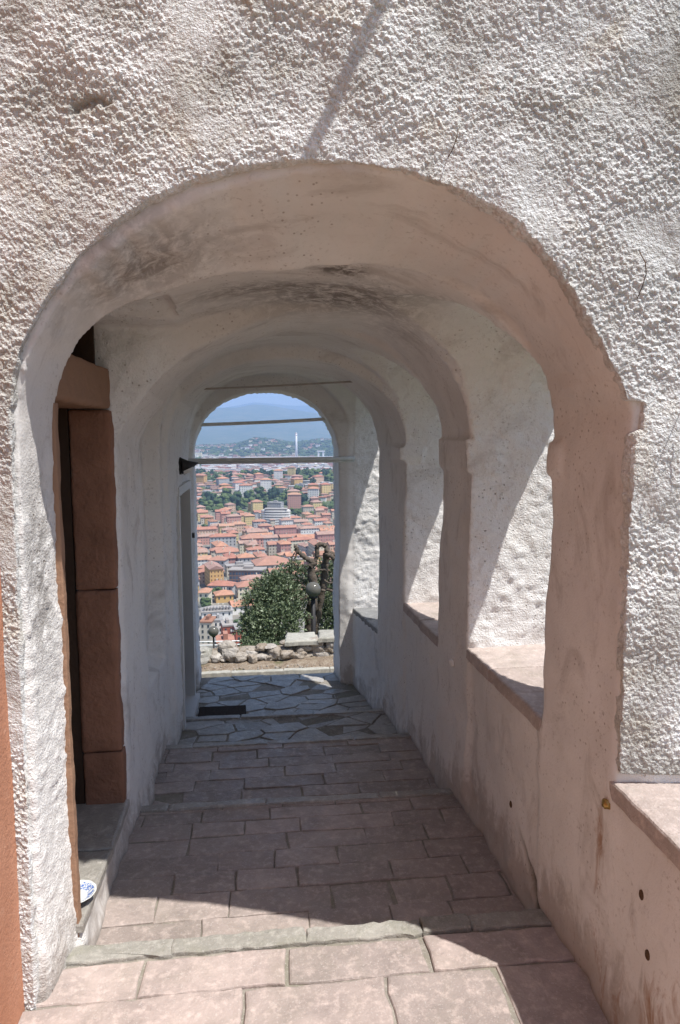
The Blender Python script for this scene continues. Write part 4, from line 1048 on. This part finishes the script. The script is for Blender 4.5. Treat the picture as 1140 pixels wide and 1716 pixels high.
# tall industrial frame right of the chimney
Y = 3120; c = at(538, 768, Y); zb = h1(c.x, Y); q = MB(); fr = empty('loading_gantry', (c.x, Y, zb)); H = at(538, 757, Y).z-zb
for dx in (-11, 11): q.box(dx-4, dx+4, -4, 4, -5, H)
q.build('towers', M['metal_white'], fr); q = MB(); q.box(-18, 18, -6, 6, H+.1, H+5); q.box(-60, 55, -8, 8, H*.42, H*.5); q.build('platform', M['metal_white'], fr)
tag(fr, 'white twin towered industrial gantry to the right of the tall chimney', 'gantry')
Y = 2500; c = at(386, 800, Y); zb = h1(c.x, Y); q = MB(); cr = empty('tower_crane', (c.x, Y, zb)); H = at(386, 780, Y).z-zb
q.box(-2, 2, -2, 2, -2, H); q.build('mast', M['metal_white'], cr); q = MB(); q.box(-26, 62, -1.5, 1.5, H*.55, H*.55+3); q.build('jib', M['metal_white'], cr)
tag(cr, 'pale tower crane with a long jib on the left of the far plain', 'crane')
# woods on the far hills: one canopy mass
b = MB(); V0, Fc = ico(1)
for i in range(5200):
    if i < 4200: y = random.uniform(3150, 5100)
    else: y = random.uniform(1850, 3100)
    t = random.uniform(-.16, .16); x = t*y
    if i >= 4200 and float(fbm(np.array([[x, y, 0.]]), 240, 96, 2)[0]) < .12 and t > -.07: continue
    r = random.uniform(7, 14) if i < 4200 else random.uniform(5, 9); z = h1(x, y)
    V = V0*np.array([r, r, r*.62])*(1+.25*rng.standard_normal(len(V0)))[:, None]*.9+np.array([x, y, z+r*.3]); b.add(V, Fc, mi=random.choice([0, 0, 1, 2]))
tag(b.build('hill_woods', [M['crown1'], M['crown2'], M['crown3']]), 'dense green woods covering the far hills', 'woods', kind='stuff')

# ------------------------------------------------------------------ lamp posts, gnarled tree, shrubbery, railing
def lamp(px, py, Y, r, pr, label):
    c = at(px, py, Y); zb = h1(c.x, Y); L = empty('street_lamp', (c.x, Y, zb))
    q = MB(); q.tube([(0, 0, -.3), (0, 0, .6), (0, 0, c.z-zb-r*.98)], [pr*1.4, pr, pr*.9], 14); q.build('pole', M['dark'], L)
    q = MB(); q.tube([(0, 0, c.z-zb-r*1.12), (0, 0, c.z-zb-r*.86)], [pr*1.5, pr*1.9], 16); q.build('collar', M['dark'], L)
    q = MB(); V0, Fc = ico(4); q.add(V0*r+np.array([0, 0, c.z-zb]), Fc, sm=True); q.build('lamp_globe', M['globe'], L)
    return tag(L, label, 'street lamp')
lamp(525, 988, 13.5, .158, .050, 'large smoked glass globe lamp on a dark post before the gnarled tree')
lamp(358, 1058, 21, .165, .032, 'smaller distant globe lamp rising at the left behind the rubble wall')
def limb(q, pts, r0, r1, Y, jit=.06, n=10):
    P = [at(a, b, Y+(c_ if len(pt) > 2 else 0)) for pt in pts for a, b, c_ in [(pt[0], pt[1], pt[2] if len(pt) > 2 else 0)]]
    out = []
    for i in range(len(P)-1):
        p0 = P[max(i-1, 0)]; p1 = P[i]; p2 = P[i+1]; p3 = P[min(i+2, len(P)-1)]
        for s in range(5):
            t = s/5; out.append(.5*((2*p1)+(-p0+p2)*t+(2*p0-5*p1+4*p2-p3)*t*t+(-p0+3*p1-3*p2+p3)*t**3))
    out.append(P[-1]); m = len(out)
    out = [p+Vector((random.uniform(-1, 1), random.uniform(-1, 1), random.uniform(-1, 1)))*.012 for p in out]
    q.tube(out, [(r0+(r1-r0)*i/(m-1))*(1+.07*math.sin(i*1.3)+.12*random.uniform(-1, 1)) for i in range(m)], n, noise=.25)
gt = empty('gnarled_tree', at(519, 1086, 14.2)); tag(gt, 'leafless gnarled old tree with twisted looping limbs behind the large globe lamp', 'tree')
q = MB(); Y0 = 14.2
limb(q, [(516, 1120), (517, 1085), (520, 1050), (523, 1015), (527, 985), (523, 965), (521, 950), (528, 940)], .13, .075, Y0)
limb(q, [(524, 1110), (527, 1075), (531, 1040), (538, 1005), (543, 975), (545, 950), (547, 930)], .07, .085, Y0+.15)
b_ = gt.location.copy(); 
o = q.build('trunk', M['bark']); child(o, gt)
q = MB()
limb(q, [(528, 942), (517, 938), (509, 932), (502, 926), (498, 920), (496, 914)], .060, .040, Y0)
limb(q, [(497, 916), (494, 926), (490, 935), (489, 950)], .020, .010, Y0-.1, n=7)
limb(q, [(497, 918), (497, 930), (492, 942), (499, 952)], .022, .010, Y0-.05, n=7)
limb(q, [(525, 945), (532, 930), (530, 918), (535, 913), (543, 913), (547, 920), (549, 930)], .048, .050, Y0)
limb(q, [(547, 932), (553, 930), (558, 935), (562, 945), (566, 957), (572, 965)], .055, .022, Y0-.05)
limb(q, [(545, 930), (551, 925), (558, 928), (566, 931), (575, 940)], .05, .03, Y0+.1)
limb(q, [(521, 962), (530, 957), (540, 955), (547, 955)], .035, .028, Y0)
limb(q, [(530, 990), (516, 1000), (510, 1003), (502, 1004), (495, 995), (488, 990), (475, 988), (463, 985)], .05, .022, Y0-.25)
limb(q, [(463, 985), (466, 995), (468, 1003)], .016, .008, Y0-.25, n=6)
limb(q, [(500, 1004), (492, 1001), (484, 1008), (476, 1014), (468, 1018), (460, 1027)], .032, .013, Y0-.35)
limb(q, [(493, 995), (500, 985), (508, 983), (518, 986)], .016, .02, Y0-.3, n=7)
limb(q, [(540, 990), (550, 988), (558, 990), (568, 983), (578, 990)], .04, .02, Y0-.1)
limb(q, [(544, 972), (552, 978), (560, 976), (572, 980)], .022, .012, Y0-.15, n=7)
o = q.build('limbs', M['bark']); child(o, gt)
def shrub(name, blobs, nl, label, size=.062, cat='shrub'):
    c0 = Vector(blobs[0][0]); r_ = empty(name, (c0.x, c0.y, h1(c0.x, c0.y))); q = MB(); wts = [b[1][0]*b[1][1]*b[1][2] for b in blobs]
    R_ = random.Random(len(blobs)*7+nl)
    for i in range(nl):
        (cx_, cy_, cz_), (rx, ry, rz_) = R_.choices(blobs, wts)[0]
        while True:
            d = Vector((R_.gauss(0, 1), R_.gauss(0, 1), R_.gauss(0, 1)))
            if d.length > .1: break
        d.normalize(); rr = R_.uniform(.35, 1.0)**.6
        lump_ = 1+R_.choice([0, 0, 0, .25])*R_.random()+.34*math.sin(d.x*7+cx_*3)*math.cos(d.z*8+cz_)+.15*math.sin(d.y*11+d.z*9)
        p = Vector((cx_+d.x*rx*rr*lump_, cy_+d.y*ry*rr*lump_, cz_+d.z*rz_*rr*lump_))
        cnt = R_.randint(3, 5); tone = min(1, max(0, R_.gauss(.42, .2)))
        ax = (d+Vector((R_.uniform(-.8, .8), R_.uniform(-.8, .8), R_.uniform(-.2, .9)))).normalized()
        for k in range(cnt):
            dr_ = (ax+Vector((R_.uniform(-1, 1), R_.uniform(-1, 1), R_.uniform(-1, 1)))*.75).normalized(); L = size*R_.uniform(.7, 1.4)
            sd = dr_.cross(Vector((R_.uniform(-1, 1), R_.uniform(-1, 1), 1))).normalized()*L*.2
            a = p; e = p+dr_*L; m_ = p+dr_*L*.5
            q.add([a, m_+sd, e, m_-sd], [(0, 1, 2, 3)], min(1, max(0, tone+R_.uniform(-.15, .15))))
    o_ = q.build('foliage', M['leaf']); child(o_, r_)
    q = MB()
    for (c_, rr) in blobs:
        base = Vector((c0.x, c0.y, h1(c0.x, c0.y)-.2)); tip = Vector(c_); q.tube([base, base.lerp(tip, .5)+Vector((R_.uniform(-.1, .1), R_.uniform(-.1, .1), 0)), tip], [.05, .035, .012], 7)
    o_ = q.build('stems', M['bark']); child(o_, r_)
    return tag(r_, label, cat, )
def B(px, py, Y, rx, ry, rz_):
    c = at(px, py, Y); s = Y/1144; return ((c.x, c.y, c.z), (rx*s, ry, rz_*s))
shrub('olive_shrub', [B(462, 1050, 13.3, 46, .55, 40), B(440, 1075, 13.0, 36, .45, 32), B(480, 1010, 13.9, 36, .5, 34), B(438, 1012, 13.8, 34, .5, 34), B(456, 985, 14.0, 28, .45, 28), B(425, 1050, 13.4, 24, .4, 34), B(495, 970, 14.6, 32, .45, 28), B(465, 985, 14.2, 26, .45, 26), B(430, 1050, 13.6, 24, .4, 26)], 8500,
    'bushy grey green olive shrub left of the large globe lamp behind the rubble wall')
shrub('leafy_shrub', [B(555, 1050, 14.6, 30, .5, 36), B(560, 1010, 14.8, 28, .5, 28), B(548, 965, 15.4, 26, .5, 26), B(585, 1040, 14.8, 34, .5, 45), B(575, 960, 15.2, 24, .5, 22)], 5200,
    'darker green shrub right of the lamp post partly hidden by the exit wall')
shrub('low_shrub', [B(418, 1092, 12.5, 20, .4, 14), B(452, 1094, 12.2, 26, .4, 12)], 900, 'small low bush peeping over the boulders of the rubble wall', .06)
rl = empty('handrail', at(385, 1076, 24)); tag(rl, 'thin white double handrail crossing the slope left of the olive shrub', 'handrail')
q = MB()
for py in (1073, 1079): q.tube([at(325, py+3, 23.5), at(438, py, 24.5)], .022, 8)
o = q.build('rails', M['white']); child(o, rl)
for px in (330, 384, 436):
    q = MB(); p = at(px, 1073, 24); q.tube([p, p-Vector((0, 0, 1.0))], .025, 8); o = q.build('post', M['white']); child(o, rl)

# ------------------------------------------------------------------ haze
q = MB(); q.box(-11500, 11500, -900, 19500, -124, 1250)
t = NT('thin_blue_haze'); vp = t.n('ShaderNodeVolumePrincipled'); vp.inputs['Color'].default_value = (.42, .61, 1.0, 1); vp.inputs['Density'].default_value = 1.05e-4; vp.inputs['Anisotropy'].default_value = .1
for l_ in list(t.t.links):
    if l_.to_socket.name == 'Surface': t.t.links.remove(l_)
t.l(vp.outputs[0], t.t.nodes['Material Output'].inputs['Volume'])
tag(q.build('haze', t.m), kind='stuff')
